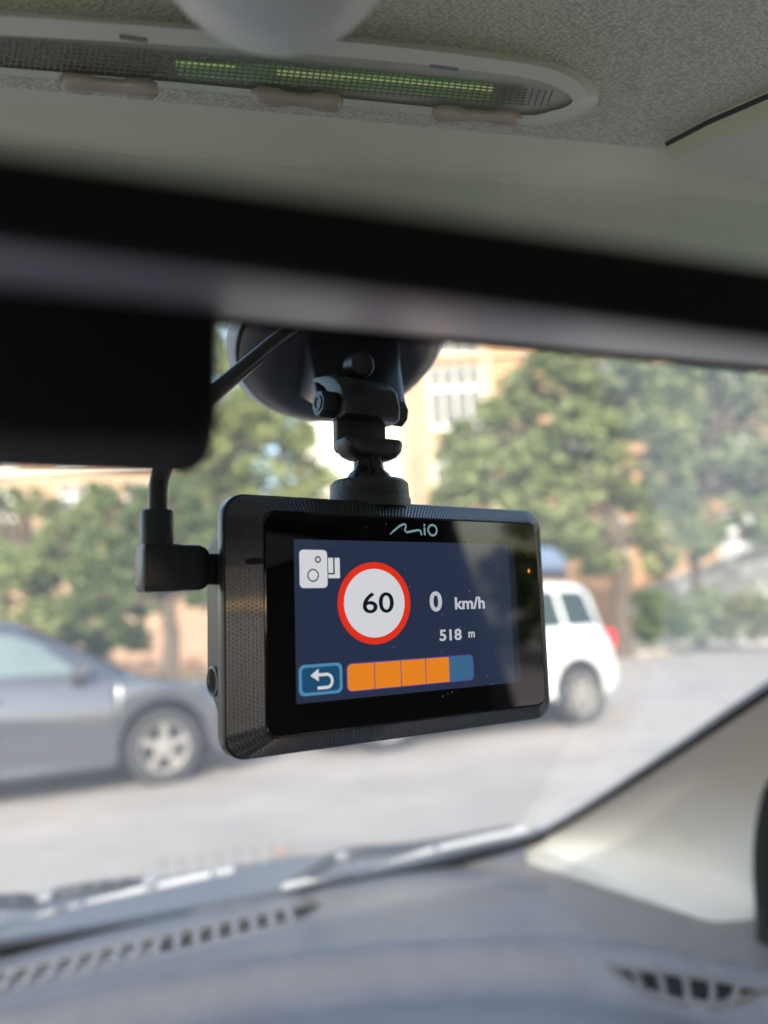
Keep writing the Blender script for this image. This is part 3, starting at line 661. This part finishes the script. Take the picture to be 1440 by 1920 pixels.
# cowl, bonnet and wipers outside the glass
M_hood = mat('bonnet_paint', (.075, .085, .105), .45)
def hoodz(r, f): return -.372 - .012 * (f - 1.15) - .75 * max(0, f - 1.32) ** 1.5 - .12 * r * r
tag(grid(lambda r, f: C(r, f, hoodz(r, f)), rng(-.85, .8, 30), [1.12, 1.16, 1.2, 1.25, 1.3, 1.34, 1.38, 1.45, 1.55, 1.7, 1.9, 2.1]).build('bonnet', M_hood, None, smooth=80, recalc=False), kind='structure')
tag(grid(lambda r, f: C(r, f, -.405 + .03 * sstep(1.06, 1.125, f)), rng(-.85, .8, 10), [1.02, 1.05, 1.07, 1.09, 1.11, 1.125]).build('cowl_panel', M_trim, None, smooth=80, recalc=False), kind='structure')
M_blade = mat('wiper_metal', (.36, .36, .38), .35)
def wiper(label, segs, arm, clips):
    w = empty('wiper', C(*on_glass(*segs[0][0], .012)), label, 'wiper', 'windscreen wipers')
    for a, b in segs:
        p, q = on_glass(*a, .012), on_glass(*b, .012)
        MB().tube([C(*p), C(*p.lerp(q, .5)), C(*q)], .0042, 8).build('blade', M_blade, w, smooth=60)
    pts = smoothpts([on_glass(x, y, .03) for x, y in arm], 4)
    MB().tube([C(*p) for p in pts], [.009 * (1 - .4 * i / len(pts)) for i in range(len(pts))], 8).build('arm', M_trim, w, smooth=60)
    for x, y in clips:
        p = on_glass(x, y, .022); MB().box(lambda a, b, c: C(p.x + a, p.y + b, p.z + c), -.007, .007, -.005, .005, -.004, .005).build('clip', M_slat, w, bevel=.002)
wiper('left windscreen wiper lying along the glass base', [((-200, 1782), (152, 1694)), ((163, 1691), (395, 1640)), ((402, 1638), (437, 1632))],
      [(-200, 1725), (0, 1692), (70, 1690), (130, 1672), (280, 1652)], [(85, 1682), (280, 1652)])
wiper('right windscreen wiper reaching to the pillar corner', [((530, 1664), (660, 1632)), ((670, 1629), (815, 1593)), ((822, 1591), (985, 1556))],
      [(560, 1655), (610, 1620), (660, 1600), (760, 1590), (870, 1573), (960, 1556)], [(640, 1606), (1015, 1552)])

# ================================================================== CEILING THINGS
# dome lamp with three switches
M_lampb = mat('lamp_housing', (.62, .67, .58), .4)
M_lens1 = mat('lamp_lens', (.50, .54, .46), .25, spec=.6)
M_lampglow = mat('lamp_glow', (.45, .72, .32), .3, emit=(.4, .75, .35), estr=.016)  # green-yellow glow in the lens, put into colour and emission
M_btn = mat('lamp_button', (.36, .34, .28), .22, spec=.9)
def zl(px, py, z): return atz(px, py, z)
lamp = empty('dome_lamp', C(.04, .15, .12), 'grey ceiling lamp with a ribbed lens and three switches', 'ceiling lamp')
# outline in the ceiling plane, lens inside
def lampring(top, bot, z, n=10):
    P_ = [atz(x, y, z) for x, y in top] + [atz(x, y, z) for x, y in bot]
    return [C(*p) for p in smoothpts(P_ + [P_[0]], 3)[:-1]]
top_o = [(-90, 16), (0, 16), (350, 42), (700, 70), (1000, 106), (1090, 136)]; bot_o = [(1126, 176), (1112, 208), (1060, 228), (980, 236), (700, 205), (350, 170), (0, 142), (-90, 136)]
top_m = [(-90, 30), (0, 30), (350, 55), (700, 84), (990, 120), (1072, 146)]; bot_m = [(1100, 176), (1092, 200), (1046, 218), (978, 226), (700, 198), (350, 164), (0, 134), (-90, 128)]
top_i = [(-80, 66), (0, 66), (350, 86), (700, 112), (970, 143), (1045, 165)]; bot_i = [(1072, 184), (1066, 198), (1034, 208), (970, 216), (700, 190), (350, 156), (0, 126), (-80, 120)]
MB().loft([lampring(top_o, bot_o, .1215), lampring(top_m, bot_m, .113), lampring(top_i, bot_i, .1122), lampring(top_i, bot_i, .1142)], False, False).build('housing', M_lampb, lamp, smooth=50)
MB().add(lampring(top_i, bot_i, .1134), [tuple(range(14 * 3))]).build('lens', M_lens1, lamp, smooth=None)
# lens glow painted as green strips with faint emission, then raised ribs
def lq(nm, pts, z, m, par=lamp): return MB().add([C(*atz(x, y, z)) for x, y in pts], [tuple(range(len(pts)))]).build(nm, m, par, smooth=None)
lq('glow_strip', [(330, 112), (640, 130), (925, 158), (918, 190), (640, 166), (330, 142)], .1130, M_lampglow)
M_strip = mat('lamp_glow_bright', (.85, .95, .5), .3, emit=(.75, 1, .35), estr=.06)
lq('glow_strip', [(330, 116), (440, 122), (440, 129), (330, 123)], .1128, M_strip)
lq('glow_strip', [(520, 131), (720, 146), (925, 163), (925, 172), (720, 155), (520, 141)], .1128, M_strip)
mb = MB(); rndl = random.Random(5)
for i in range(92):
    x = -60 + i * 12; t = (x + 80) / 1150
    yt = lerp(68, 172, max(0, t) ** 1.25) + 3; yb = lerp(121, 208, t ** 1.05) - 2
    if x > 960: yb -= (x - 960) * .06
    mb.tube([C(*atz(x + 4, yt, .1125)), C(*atz(x - 6, yb, .1125))], .00020, 4)
for k in range(1, 7):
    pts = []
    for i in range(20):
        x = -60 + i * 55; t = (x + 80) / 1150; pts.append(C(*atz(x, lerp(lerp(68, 172, max(0, t) ** 1.25), lerp(121, 208, t ** 1.05), k / 7), .1125)))
    mb.tube(pts, .00020, 4)
tag(mb.build('lens_ribs', mat('lens_rib', (.20, .215, .18), .4), lamp, smooth=None), kind='stuff')
for (x0, y0, x1, y1) in ((112, 154, 296, 168), (472, 178, 642, 194), (812, 212, 976, 224)):
    c0, c1 = atz(x0, y0, .110), atz(x1, y1, .110); L = (c1 - c0); n = 14
    pts = [c0 + L * (i / n) for i in range(n + 1)]
    rad = [.0010 + (.0009 if (1 <= i <= 4 or 10 <= i <= 13) else .0004) for i in range(n + 1)]; rad[0] = rad[-1] = .001
    MB().tube([C(*p) for p in pts], rad, 12).build('switch', M_btn, lamp, smooth=60)
for (x, y) in ((250, 72), (832, 126)):
    a, b = atz(x - 26, y - 3, .1122), atz(x + 26, y + 4, .1122); MB().tube([C(*a), C(*b)], .0004, 8).build('clip_slot', M_slat, lamp, smooth=60)
# round knob hanging from the headliner, nearest to the lens
kc = atz(508, -190, .0) if False else cdir(508, -200) * .105
kr = .0192
ks = [(kr * math.sin(t), -kr * math.cos(t)) for t in rng(.02, 1.6, 14)] + [(kr * 1.0, .006), (kr * .98, .03)]
knob = MB().lathe(C(*kc), cU, ks, 40).build('ceiling_knob', mat('pale_grey_plastic', (.62, .67, .65), .4), None, smooth=60)
tag(knob, 'pale grey rounded plastic cover hanging from the ceiling above the lamp', 'ceiling cover')
# sun visor at the right
vis = empty('sun_visor', C(.19, .16, .115), 'grey-green sun visor folded up at the right', 'sun visor')
vp = [(1252, 290), (1330, 250), (1440, 203), (1640, 118), (1900, 60), (1900, 420), (1640, 372), (1440, 330)]
z0v, z1v = .1155, .119
a = [C(*atz(x, y, z0v)) for x, y in vp]; b = [p + cU * .008 for p in a]
cv = sum(a, Vector()) / len(a)
a2 = [p.lerp(cv, .012) - cU * .0025 for p in a]
MB().loft([b, a, a2]).build('visor_body', mat('visor_cloth', (.56, .61, .49), .9, spec=.1, bump=.2, bscale=700), vis, smooth=50)
MB().tube([p + cU * .003 for p in a[:4]], .0007, 8).build('edge_shadow', M_bp, vis, smooth=60)  # dark tube drawn as the shadow line along the visor edge

# ================================================================== REAR-VIEW MIRROR (tilted almost flat, close to the lens)
mir = empty('rearview_mirror', atd(900, 520, .075), 'black rear-view mirror tilted flat, out of focus across the whole picture', 'mirror')
nl, nr = atd(0, 455, .037), atd(1440, 642, .047)       # near edge (upper line in the picture)
fl, frr = atd(430, 612, .083), atd(1440, 700, .098)    # far edge
dn = (nr - nl); df = (frr - fl)
NL, NR = nl - dn * .9, nr + dn * 1.6; FL, FR = fl - df * .75, frr + df * .9
def MQ(s, t, h): return NL.lerp(NR, s).lerp(FL.lerp(FR, s), t) + cU * h
outer = rrect(0, 1, 0, 1, .06, 6)
# the strip next to the near edge is bezel, the rest is mirror glass
def sc(k, kt): return [(.5 + (x - .5) * k, .5 + (y - .5) * kt) for x, y in outer]
MB().loft([[MQ(x, y, .0015) for x, y in sc(1, 1)], [MQ(x, y, .0049) for x, y in sc(.998, .99)], [MQ(x, .12 + y * .8, .0064) for x, y in sc(.97, .95)]], False, True).build('housing', M_blackm, mir, smooth=60)
MB().loft([[MQ(x, y, .0015) for x, y in sc(1, 1)], [MQ(x, y, 0) for x, y in sc(.995, .97)], [MQ(x, .06 + (y) * .91, 0) for x, y in sc(.98, 1)], [MQ(x, .06 + (y) * .91, .0012) for x, y in sc(.98, 1)]], False, False).build('bezel', M_blackm, mir, smooth=40)
M_mirror = mat('mirror_glass', (.46, .45, .50), .46, metal=1)
MB().add([MQ(x, .06 + y * .91, .0008) for x, y in sc(.98, 1)], [tuple(range(len(outer)))]).build('mirror_glass', M_mirror, mir, smooth=None)
MB().tube([MQ(.45, .75, .006), MQ(.45, .95, .009), C(*on_glass(760, 545))], [.005, .004, .006], 14).build('stem', M_black, mir, smooth=60)
# black box below the mirror's left half
bx = empty('sensor_box', atd(200, 660, .067), 'black rounded plastic box hanging below the left end of the mirror', 'sensor box')
p00, p10, p11, p01 = atd(-420, 794, .067), atd(417, 826, .067), atd(417, 490, .067), atd(-420, 450, .067)
def BQ(s, t, h): return p00.lerp(p10, s).lerp(p01.lerp(p11, s), t) + cF * h
ol = rrect(0, 49, 0, 25, 4.5, 8)
def bl_(k, h): return [BQ(.5 + (x / 49 - .5) * k, .5 + (y / 25 - .5) * (1 - (1 - k) * 2), h) for x, y in ol]
MB().loft([bl_(.97, 0), bl_(.99, .001), bl_(1, .0035), bl_(1, .014), bl_(.98, .017)]).build('case', M_blackm, bx, smooth=60)
MB().tube([BQ(.5, .9, .008), BQ(.5, 1.0, .012) + cU * .006], .008, 12).build('bracket', M_black, bx, smooth=60)

# ================================================================== DASHCAM
cam_root = empty('dashcam', D(.8, -26.5, -10), 'black dashcam with a lit speed-warning screen hanging from the windscreen', 'dashcam')
GX0, GX1, GY0, GY1 = -36.4, 38.2, -22.4, 22.2
OX0, OX1, OY0, OY1 = -43.1, 44.4, -26.7, 26.3
def dl_(pts, z): return [D(x, y, z) for x, y in pts]
NC = 8
inner = rrect(GX0, GX1, GY0, GY1, 2.6, NC); outr = rrect(OX0, OX1, OY0, OY1, 4.6, NC)
def grow(pts, g, cx=.7, cy=-.1):
    hx, hy = (OX1 - OX0) / 2, (OY1 - OY0) / 2
    return [(cx + (x - cx) * (1 + g / hx), cy + (y - cy) * (1 + g / hy)) for x, y in pts]
M_bez = mat('dashcam_bezel', (.010, .016, .026), .28, spec=.8, coat=.4)
M_bez.node_tree.nodes['Principled BSDF'].inputs['Coat IOR'].default_value = 1.8
M_side = mat('dashcam_side', (.010, .018, .026), .3, spec=.7)
M_rear = mat('dashcam_rear', (.10, .09, .08), .45, bump=.1, bscale=900)
MB().loft([dl_(grow(inner, .25), .0), dl_(grow(inner, .35), -.35), dl_(grow(outr, -.25), -4.6)], False, False).build('bezel', M_bez, cam_root, smooth=30)
MB().loft([dl_(grow(outr, -.25), -4.6), dl_(grow(outr, -.25), -4.95)], False, False).build('seam', M_gapshade, cam_root)
MB().loft([dl_(grow(outr, -.1), -4.95), dl_(grow(outr, .1), -5.3), dl_(grow(outr, .1), -8.3), dl_(grow(outr, -.4), -9.2), dl_(grow(outr, -3), -9.4)], False, False).build('side_band', M_side, cam_root, smooth=35)
rb_ = [((-42.0, 43.2, -24.0, 23.6, 5), -9.2), ((-42.0, 43.2, -20.5, 21.5, 5), -13), ((-42.0, 43.2, -16.5, 19.5, 5), -17.5), ((-41, 42, -14.5, 17.5, 5), -19.5), ((-38, 39, -12, 15, 4), -22)]
MB().loft([dl_(rrect(*a_, NC), z) for a_, z in rb_], False, True).build('rear_case', M_rear, cam_root, smooth=25)
# lens barrel on the road side
MB().lathe(D(12, 0, -22), D(0, 0, -1) - D(0, 0, 0), [(.0125, -.001), (.0125, .006), (.0105, .0085), (.0085, .0085), (.007, .0065), (.001, .006)], 32).build('lens_barrel', M_blacks, cam_root, smooth=40)
# raised grip dots over the sloping bezel
mb = MB(); per = []; 
def arc(pts):
    L = [0]
    for i in range(len(pts)): L.append(L[-1] + math.dist(pts[i], pts[(i + 1) % len(pts)]))
    return L
gi, go = grow(inner, .35), grow(outr, -.25); Lo = arc(go)
def at_arc(s):
    s %= Lo[-1]
    for i in range(len(go)):
        if Lo[i + 1] >= s: t = (s - Lo[i]) / max(1e-9, Lo[i + 1] - Lo[i]); j = (i + 1) % len(go); return [gi[i][k] + (gi[j][k] - gi[i][k]) * t for k in (0, 1)], [go[i][k] + (go[j][k] - go[i][k]) * t for k in (0, 1)]
rows = 9; pit = .92; cnt = int(Lo[-1] / pit)
for k in range(rows):
    v = (k + .7) / (rows + .4)
    for i in range(cnt):
        s = (i + (.5 if k % 2 else 0)) * Lo[-1] / cnt
        A_, B_ = at_arc(s); A2, B2 = at_arc(s + .4)
        P0 = Vector((lerp(A_[0], B_[0], v), lerp(A_[1], B_[1], v), lerp(-.35, -4.6, v))); P1 = Vector((lerp(A2[0], B2[0], v), lerp(A2[1], B2[1], v), lerp(-.35, -4.6, v)))
        vd_ = Vector((B_[0] - A_[0], B_[1] - A_[1], -4.25)); ud = (P1 - P0)
        if ud.length < 1e-4: continue
        if P0.x < -37 and abs(P0.y - 12.2) < 1.0 and P0.x > -39.6: continue
        wlen = vd_.length; vd_.normalize(); ud.normalize(); nn = ud.cross(vd_).normalized()
        if nn.z < 0: nn = -nn
        hu, hv = .34, min(.34, wlen / rows * .5)
        q = [P0 + ud * hu, P0 + vd_ * hv, P0 - ud * hu, P0 - vd_ * hv]; q = [p_ + nn * .02 for p_ in q]; m_ = [P0 + (p_ - P0) * .5 + nn * .13 for p_ in q]
        mb.add([D(*p_) for p_ in q + m_], [(4, 5, 6, 7), (0, 1, 5, 4), (1, 2, 6, 5), (2, 3, 7, 6), (3, 0, 4, 7)])
tag(mb.build('grip_dots', M_bez, cam_root, smooth=None, merge=False, recalc=False), kind='stuff')
# little notch (microphone) on the left bezel
MB().loft([dl_([(x, y) for x, y in rrect(-39.6, -36.9, 11.6, 12.8, .5, 4)], z) for z in (-2.4, -.02)]).build('microphone_slot', M_gapshade, cam_root, smooth=None)
# cover glass
M_cover = mat('screen_glass', (.003, .003, .004), .03, spec=.5); M_cover.node_tree.nodes['Principled BSDF'].inputs['IOR'].default_value = 1.75
MB().loft([dl_(grow(inner, .1), -.3), dl_(grow(inner, .1), .0), dl_(grow(inner, -.15), .12)], False, True).build('cover_glass', M_cover, cam_root, smooth=15)
# LCD: the picture it shows, in flat layers 0.03 mm apart
disp = MB().add(dl_([(-30.0, 16.7), (28.6, 16.9), (28.6, -16.6), (-30.0, -16.4)][::-1], .15), [(0, 1, 2, 3)]).build('display', glow('lcd_navy', 42, 53, 78), cam_root, smooth=None)
MB().add(dl_([(28.65, 16.9), (30.4, 16.9), (30.4, -16.6), (28.65, -16.6)][::-1], .15), [(0, 1, 2, 3)]).build('display_edge', glow('lcd_edge', 26, 32, 46), cam_root, smooth=None)
W_ = glow('lcd_white', 214, 216, 222, .92); K_ = glow('lcd_dark', 20, 22, 34); RD = glow('lcd_red', 226, 48, 26, .95); OR = glow('lcd_orange', 232, 132, 32, .95)
BL = glow('lcd_blue', 62, 112, 150); DB = glow('lcd_deep_blue', 28, 82, 118); VI = glow('lcd_violet', 90, 70, 150); LB = glow('lcd_light_blue', 84, 150, 190); GR = glow('lcd_grey', 200, 202, 210, .85); LG = glow('logo_glow', 150, 190, 195, .55)
def flat(nm, pts, lv, m, par=disp): return MB().add(dl_(pts, .15 + .03 * lv), [tuple(range(len(pts)))]).build(nm, m, par, smooth=None)
def circle(cx, cy, rx, ry=None, n=48): ry = ry or rx; return [(cx + rx * math.cos(2 * math.pi * i / n), cy + ry * math.sin(2 * math.pi * i / n)) for i in range(n)]
def ringf(nm, cx, cy, r1, r2, lv, m, ry1=None, ry2=None, par=disp):
    a_, b_ = circle(cx, cy, r1, ry1), circle(cx, cy, r2, ry2); n = len(a_)
    return MB().add(dl_(a_ + b_, .15 + .03 * lv), [(i, (i + 1) % n, n + (i + 1) % n, n + i) for i in range(n)]).build(nm, m, par, smooth=None)
def ribbon(nm, pts, w, lv, m, par=disp, closed=False):
    mb = MB(); n = len(pts); L_, R_ = [], []
    for i, p in enumerate(pts):
        a_ = pts[i - 1] if i or closed else p; b_ = pts[(i + 1) % n] if i < n - 1 or closed else p
        t = Vector((b_[0] - a_[0], b_[1] - a_[1])).normalized(); nn = Vector((-t.y, t.x)) * (w[i] if isinstance(w, list) else w) / 2
        L_.append((p[0] + nn.x, p[1] + nn.y)); R_.append((p[0] - nn.x, p[1] - nn.y))
    rg = range(n) if closed else range(n - 1)
    mb.add(dl_(L_ + R_, .15 + .03 * lv), [(i, n + i, n + (i + 1) % n, (i + 1) % n) for i in rg]); return mb.build(nm, m, par, smooth=None)
def text(nm, s, x0, x1, y0, y1, lv, m, bold=0.0, par=disp):
    cu = bpy.data.curves.new(nm, 'FONT'); cu.body = s; cu.offset = bold; cu.resolution_u = 6
    to = bpy.data.objects.new(nm, cu); me = bpy.data.meshes.new_from_object(to); bpy.data.objects.remove(to)
    xs_ = [v.co.x for v in me.vertices]; ys_ = [v.co.y for v in me.vertices]; ax, bx_, ay, by = min(xs_), max(xs_), min(ys_), max(ys_)
    for v in me.vertices: v.co = D(lerp(x0, x1, (v.co.x - ax) / (bx_ - ax)), lerp(y0, y1, (v.co.y - ay) / (by - ay)), .15 + .03 * lv)
    me.materials.clear(); return obj(nm, me, m, par)
# speed camera icon
flat('camera_icon', rrect(-28.8, -22.3, 6.7, 14.6, .9, 4), 1, W_)
ringf('icon_ring', -24.5, 12.6, .72, .42, 2, K_); ringf('icon_ring', -25.7, 9.3, 1.35, 1.08, 2, K_)
flat('camera_icon', rrect(-22.1, -19.3, 8.7, 13.0, .15, 2), 1, W_)
flat('icon_line', [(-20.9, 9.7), (-20.55, 9.7), (-20.55, 13.0), (-20.9, 13.0)], 2, K_); flat('icon_line', [(-22.1, 9.5), (-20.55, 9.5), (-20.55, 9.8), (-22.1, 9.8)], 2, K_)
# speed limit sign
ringf('sign_ring', -10.75, 3.3, 9.3, 7.75, 1, RD, 8.85, 7.4); flat('sign_face', circle(-10.75, 3.3, 7.75, 7.4), 1, W_)
text('sign_digits', '60', -13.9, -5.9, 1.1, 5.6, 2, K_, .012)
text('speed_digit', '0', 3.9, 7.4, 1.0, 5.6, 1, GR, .028); text('speed_unit', 'km/h', 11.1, 20.1, 1.3, 4.2, 1, GR, .03)
text('distance_digits', '518', 6.3, 12.7, -5.7, -3.1, 1, GR, .028); text('distance_unit', 'm', 14.7, 16.6, -5.3, -3.9, 1, GR, .028)
# back button
flat('button_rim', rrect(-29.4, -19.3, -15.0, -8.8, 1.2, 4), 1, LB); flat('button_face', rrect(-28.7, -20.0, -14.4, -9.4, .9, 4), 2, DB)
arr = [(-24.9, -11.0), (-22.9, -11.0)] + [(-22.9 + 1.15 * math.cos(t), -12.35 + 1.3 * math.sin(t)) for t in rng(1.4, -1.4, 8)] + [(-25.2, -13.65)]
ribbon('arrow', arr, .62, 3, W_); flat('arrow', [(-26.8, -11.05), (-24.9, -9.75), (-24.9, -12.3)], 3, W_)
# distance bar
flat('bar_rim', rrect(-18.4, 15.9, -15.1, -9.1, 1.2, 4), 1, VI); flat('bar_rest', rrect(-18.1, 15.6, -14.85, -9.35, 1.0, 4), 2, BL)
bx_ = [-18.1, -11.35, -4.55, 2.1, 8.75]
flat('bar_block', [(-18.1 + 1.0, -9.35), (-18.1 + .3, -9.65), (-18.1, -10.3), (-18.1, -13.9), (-17.8, -14.55), (-17.1, -14.85), (-11.5, -14.85), (-11.5, -9.35)][::-1], 3, OR)
for i in (1, 2, 3): flat('bar_block', [(bx_[i], -14.85), (bx_[i + 1] - .15, -14.85), (bx_[i + 1] - .15, -9.35), (bx_[i], -9.35)], 3, OR)
for i in (1, 2, 3): flat('bar_line', [(bx_[i] - .17, -14.85), (bx_[i] + .02, -14.85), (bx_[i] + .02, -9.35), (bx_[i] - .17, -9.35)], 4, VI)
# maker's mark on the bezel glass, its brightness put in as emission
lg = ribbon('logo', [(-6.3, 18.35), (-5.2, 19.2), (-3.6, 20.35), (-2.6, 20.75), (-2.0, 20.7), (-1.9, 20.1), (-2.3, 19.4), (-1.7, 18.95), (-.2, 19.25), (1.4, 19.55), (2.1, 19.45), (2.35, 18.4)], [.2, .42, .5, .5, .5, .45, .5, .5, .5, .5, .48, .42], 1, LG, cam_root)
flat('logo_letter', rrect(3.0, 3.5, 18.4, 20.2, .1, 2), 1, LG, lg); flat('logo_letter', circle(3.25, 20.75, .3, None, 16), 1, LG, lg)
ringf('logo_letter', 5.5, 19.65, 1.45, .98, 1, LG, par=lg)
flat('status_light', circle(34.9, 10.3, .42, .5, 20), 1, glow('led_orange', 255, 130, 20, 1.2), cam_root)
# scratches and dust on the glass
mb = MB(); rs = random.Random(4)
for i in range(34):
    x, y = rs.uniform(6, 37), rs.uniform(-20, 21); a_ = rs.uniform(0, 6.28); l = rs.uniform(.12, .55); w = rs.uniform(.03, .06)
    if i > 24: x = rs.uniform(-34, 0)
    d_ = (math.cos(a_), math.sin(a_)); n_ = (-d_[1] * w, d_[0] * w)
    mb.add(dl_([(x + n_[0], y + n_[1]), (x - n_[0], y - n_[1]), (x + d_[0] * l - n_[0], y + d_[1] * l - n_[1]), (x + d_[0] * l * .8 + n_[0], y + d_[1] * l + n_[1])], .31), [(0, 1, 2, 3)])
tag(mb.build('glass_dust', mat('dust_speck', (.6, .62, .65), .8), cam_root, smooth=None, recalc=False), kind='stuff')
# jack socket on the left flank
axl = (D(-1, 0, 0) - D(0, 0, 0)).normalized(); jc = D(-42.05, -11.8, -13.6)
MB().lathe(jc, axl, [(.0031, -.0002), (.0031, .0004), (.0027, .0006), (.0024, .0003), (.0021, -.0006)], 28, closed=True).build('jack_ring', mat('jack_metal', (.16, .16, .17), .35, metal=.6), cam_root, smooth=35)
MB().lathe(jc, axl, [(.0021, .0001), (.0012, .00015), (.001, -.0004)], 20).build('jack_hole', M_gapshade, cam_root)

# ================================================================== MOUNT
mt = empty('suction_mount', D(-3, 40, -14), 'black suction cup mount holding the dashcam on the windscreen', 'camera mount')
upv = (D(0, 1, 0) - D(0, 0, 0)).normalized()
MB().lathe(D(-3.4, 25.6, -12.6), upv, [(.0099, 0), (.0099, .0022), (.0096, .0026), (.0094, .0060), (.0086, .0068), (.0060, .0072), (.0052, .0066)], 40).build('base_ring', mat('grained_black', (.02, .024, .028), .38, bump=.25, bscale=1800), mt, smooth=35)
MB().lathe(D(-3.4, 31.2, -12.6), upv, [(.003, 0), (.0052, .0006), (.0056, .0016), (.0050, .003), (.0038, .0040), (.0036, .0055), (.0036, .0085)], 32).build('ball_stem', M_ball, mt, smooth=60)
def DB_(x, y, z): return D(x, y, z)
# lower shelf (rounded bowl), thin back wall, upper block: profile in (z,y) extruded over x
def extr(nm, prof, x0, x1, m=M_black, bevel=.0006, taper=0):
    n = len(prof); return MB().loft([[D(x, y, z) for z, y in prof] for x in (x0, x1)]).build(nm, m, mt, bevel=bevel, seg=3, smooth=50)
loops = []
for y, k_ in ((37.3, .35), (37.6, .62), (38.4, .82), (39.6, .95), (41.0, 1.0), (42.0, 1.0), (42.3, .97)):
    loops.append([D(x, y, z) for x, z in rrect(-3.2 - 8.0 * k_, -3.2 + 8.0 * k_, -12.6 - 4.6 * k_, -12.6 + 4.8 * k_, 3.0 * k_, 5)])
MB().loft(loops).build('lower_jaw', M_black, mt, smooth=50)
extr('back_wall', [(-17.2, 40.5), (-16, 39.2), (-14.4, 40), (-14.2, 50), (-17.2, 50)], -10.6, 3.2, M_black)
loopsu = []
for z0, z1, y in ((-17.6, -11.4, 47.6), (-17.8, -9.8, 48.1), (-18.4, -9.4, 51), (-19.2, -10.6, 54), (-21.0, -13.4, 56.6), (-24, -17.4, 58.6), (-28, -23.0, 60.0)):
    loopsu.append([D(x, y + (z - z0) * (.0 if y < 53 else .12), z) for x, z in rrect(-11.0, 5.0, z0, z1, 1.6, 4)])
MB().loft(loopsu).build('upper_arm', M_black, mt, smooth=50)
# hinge barrels either side with the pin
axx = (D(1, 0, 0) - D(0, 0, 0)).normalized()
for a_, b_ in ((-14.9, -10.8), (4.8, 9.4)):
    MB().lathe(D(a_, 51.3, -16.2), axx, [(.0030, 0), (.0034, .0004), (.0034, (b_ - a_) / 1000 - .0004), (.0030, (b_ - a_) / 1000)], 8).build('hinge_barrel', M_black, mt, smooth=30)
MB().lathe(D(-14.85, 51.4, -16.2), -axx, [(.0019, -.0002), (.0019, .0003), (.0014, .0003), (.0013, -.0001)], 20).build('hinge_pin', M_blacks, mt, smooth=40)
# bracket from hinge back to the cup
CUPC = on_glass(634, 640); gn_ = Vector((0, SLOPE, 1)).normalized(); gn_ = Vector((0, -SLOPE, -1)).normalized()   # into the cabin
gnw = (cR * 0 + cF * gn_.y + cU * gn_.z).normalized()
CW = C(*CUPC)
def bracket_loop(c, wx_, dx, hy): return None
top1 = [D(-13.5, 55, -20), D(12.0, 57, -20), D(12.5, 52, -17), D(-14.5, 50, -17)]
sx = cR; sy = gnw.cross(cR).normalized()
if sy.z < 0: sy = -sy
base = CW + gnw * .0115
top2 = [base - sx * .0135 + sy * .012, base + sx * .0150 + sy * .012, base + sx * .0145 - sy * .012, base - sx * .0135 - sy * .012]
mid = [a_.lerp(b_, .55) for a_, b_ in zip(top1, top2)]
MB().loft([top1, mid, top2]).build('bracket', M_blacks, mt, bevel=.0012, seg=3, smooth=50)
MB().lathe(D(.6, 64.6, -20.6), (D(0, -.1, 1) - D(0, 0, 0)), [(.0034, -.004), (.0034, .0003), (.0030, .0007), (.0026, .0002), (.001, .0001)], 28).build('release_button', M_black, mt, smooth=40)
# suction cup
M_clear = leafmat('clear_rubber', (.8, .8, .76), (.8, .8, .76), (.8, .8, .76))
def cup(prof, nm, m, sm=60): return MB().lathe(CW, gnw, [(r * .9, h) for r, h in prof], 64).build(nm, m, mt, smooth=sm)
cup([(.0384, .0004), (.0384, .0014), (.0362, .0022), (.0345, .0024), (.034, .0006)], 'cup_rim', M_clear)
cup([(.0350, .0012), (.0352, .0040), (.0340, .0058), (.0318, .0075), (.0290, .0100), (.0240, .0125), (.0160, .0136), (.002, .0140)], 'suction_cup', mat('navy_black_plastic', (.017, .018, .023), .35, bump=.04, bscale=600))
cup([(.0352, .0020), (.0356, .0034), (.0350, .0048), (.034, .0045)], 'cup_collar', M_blackm)

# ================================================================== POWER CABLE
cb = empty('power_cable', D(-54, 10, -12), 'black power cable with an angled plug in the left side of the dashcam', 'cable')
pth = [D(-54.2, 18, -12.4), D(-54.2, 24, -12.4), D(-53.7, 30, -12.8), D(-50.5, 38, -14), D(-45, 46, -16), D(-38, 53, -19), D(-29.5, 61, -23), D(-22, 68, -26), D(-14, 75, -27)]
MB().tube(smoothpts([Vector(p) for p in pth], 6), .00195, 16).build('cord', mat('cable_black', (.014, .014, .015), .35), cb, smooth=60)
M_plug = mat('plug_black', (.012, .016, .019), .36, bump=.03, bscale=1500)
MB().lathe(D(-54.3, 23.2, -12.4), -upv, [(.0026, -.0001), (.0030, .0), (.0033, .0004), (.0033, .0080)], 32).build('sleeve', M_plug, cb, smooth=40)
loops = []
for x, s_ in ((-57.9, .82), (-57.6, .95), (-57.0, 1), (-51.2, 1), (-50.6, .99), (-50.0, .96), (-46.4, .96), (-45.2, .88), (-44.4, .74)):
    loops.append([D(x, 11.45 + y * s_, -12.4 + z * s_) for y, z in rrect(-4.75, 4.9, -3.5, 3.5, 1.3, 5)])
MB().loft(loops).build('plug_body', M_plug, cb, smooth=40)
MB().loft([[D(x, y, z) for x, y in rrect(-57.0, -51.4, 7.7, 15.8, .8, 4)] for z in (-9.2, -8.6)]).build('plug_pad', M_plug, cb, bevel=.0002, smooth=40)
MB().loft([[D(x, 11.3 + y, -12.4 + z) for y, z in rrect(-3.2, 3.2, -2.0, 2.0, .8, 3)] for x in (-44.6, -41.8)]).build('connector', mat('connector_black', (.02, .02, .02), .3, metal=.3), cb, smooth=40)
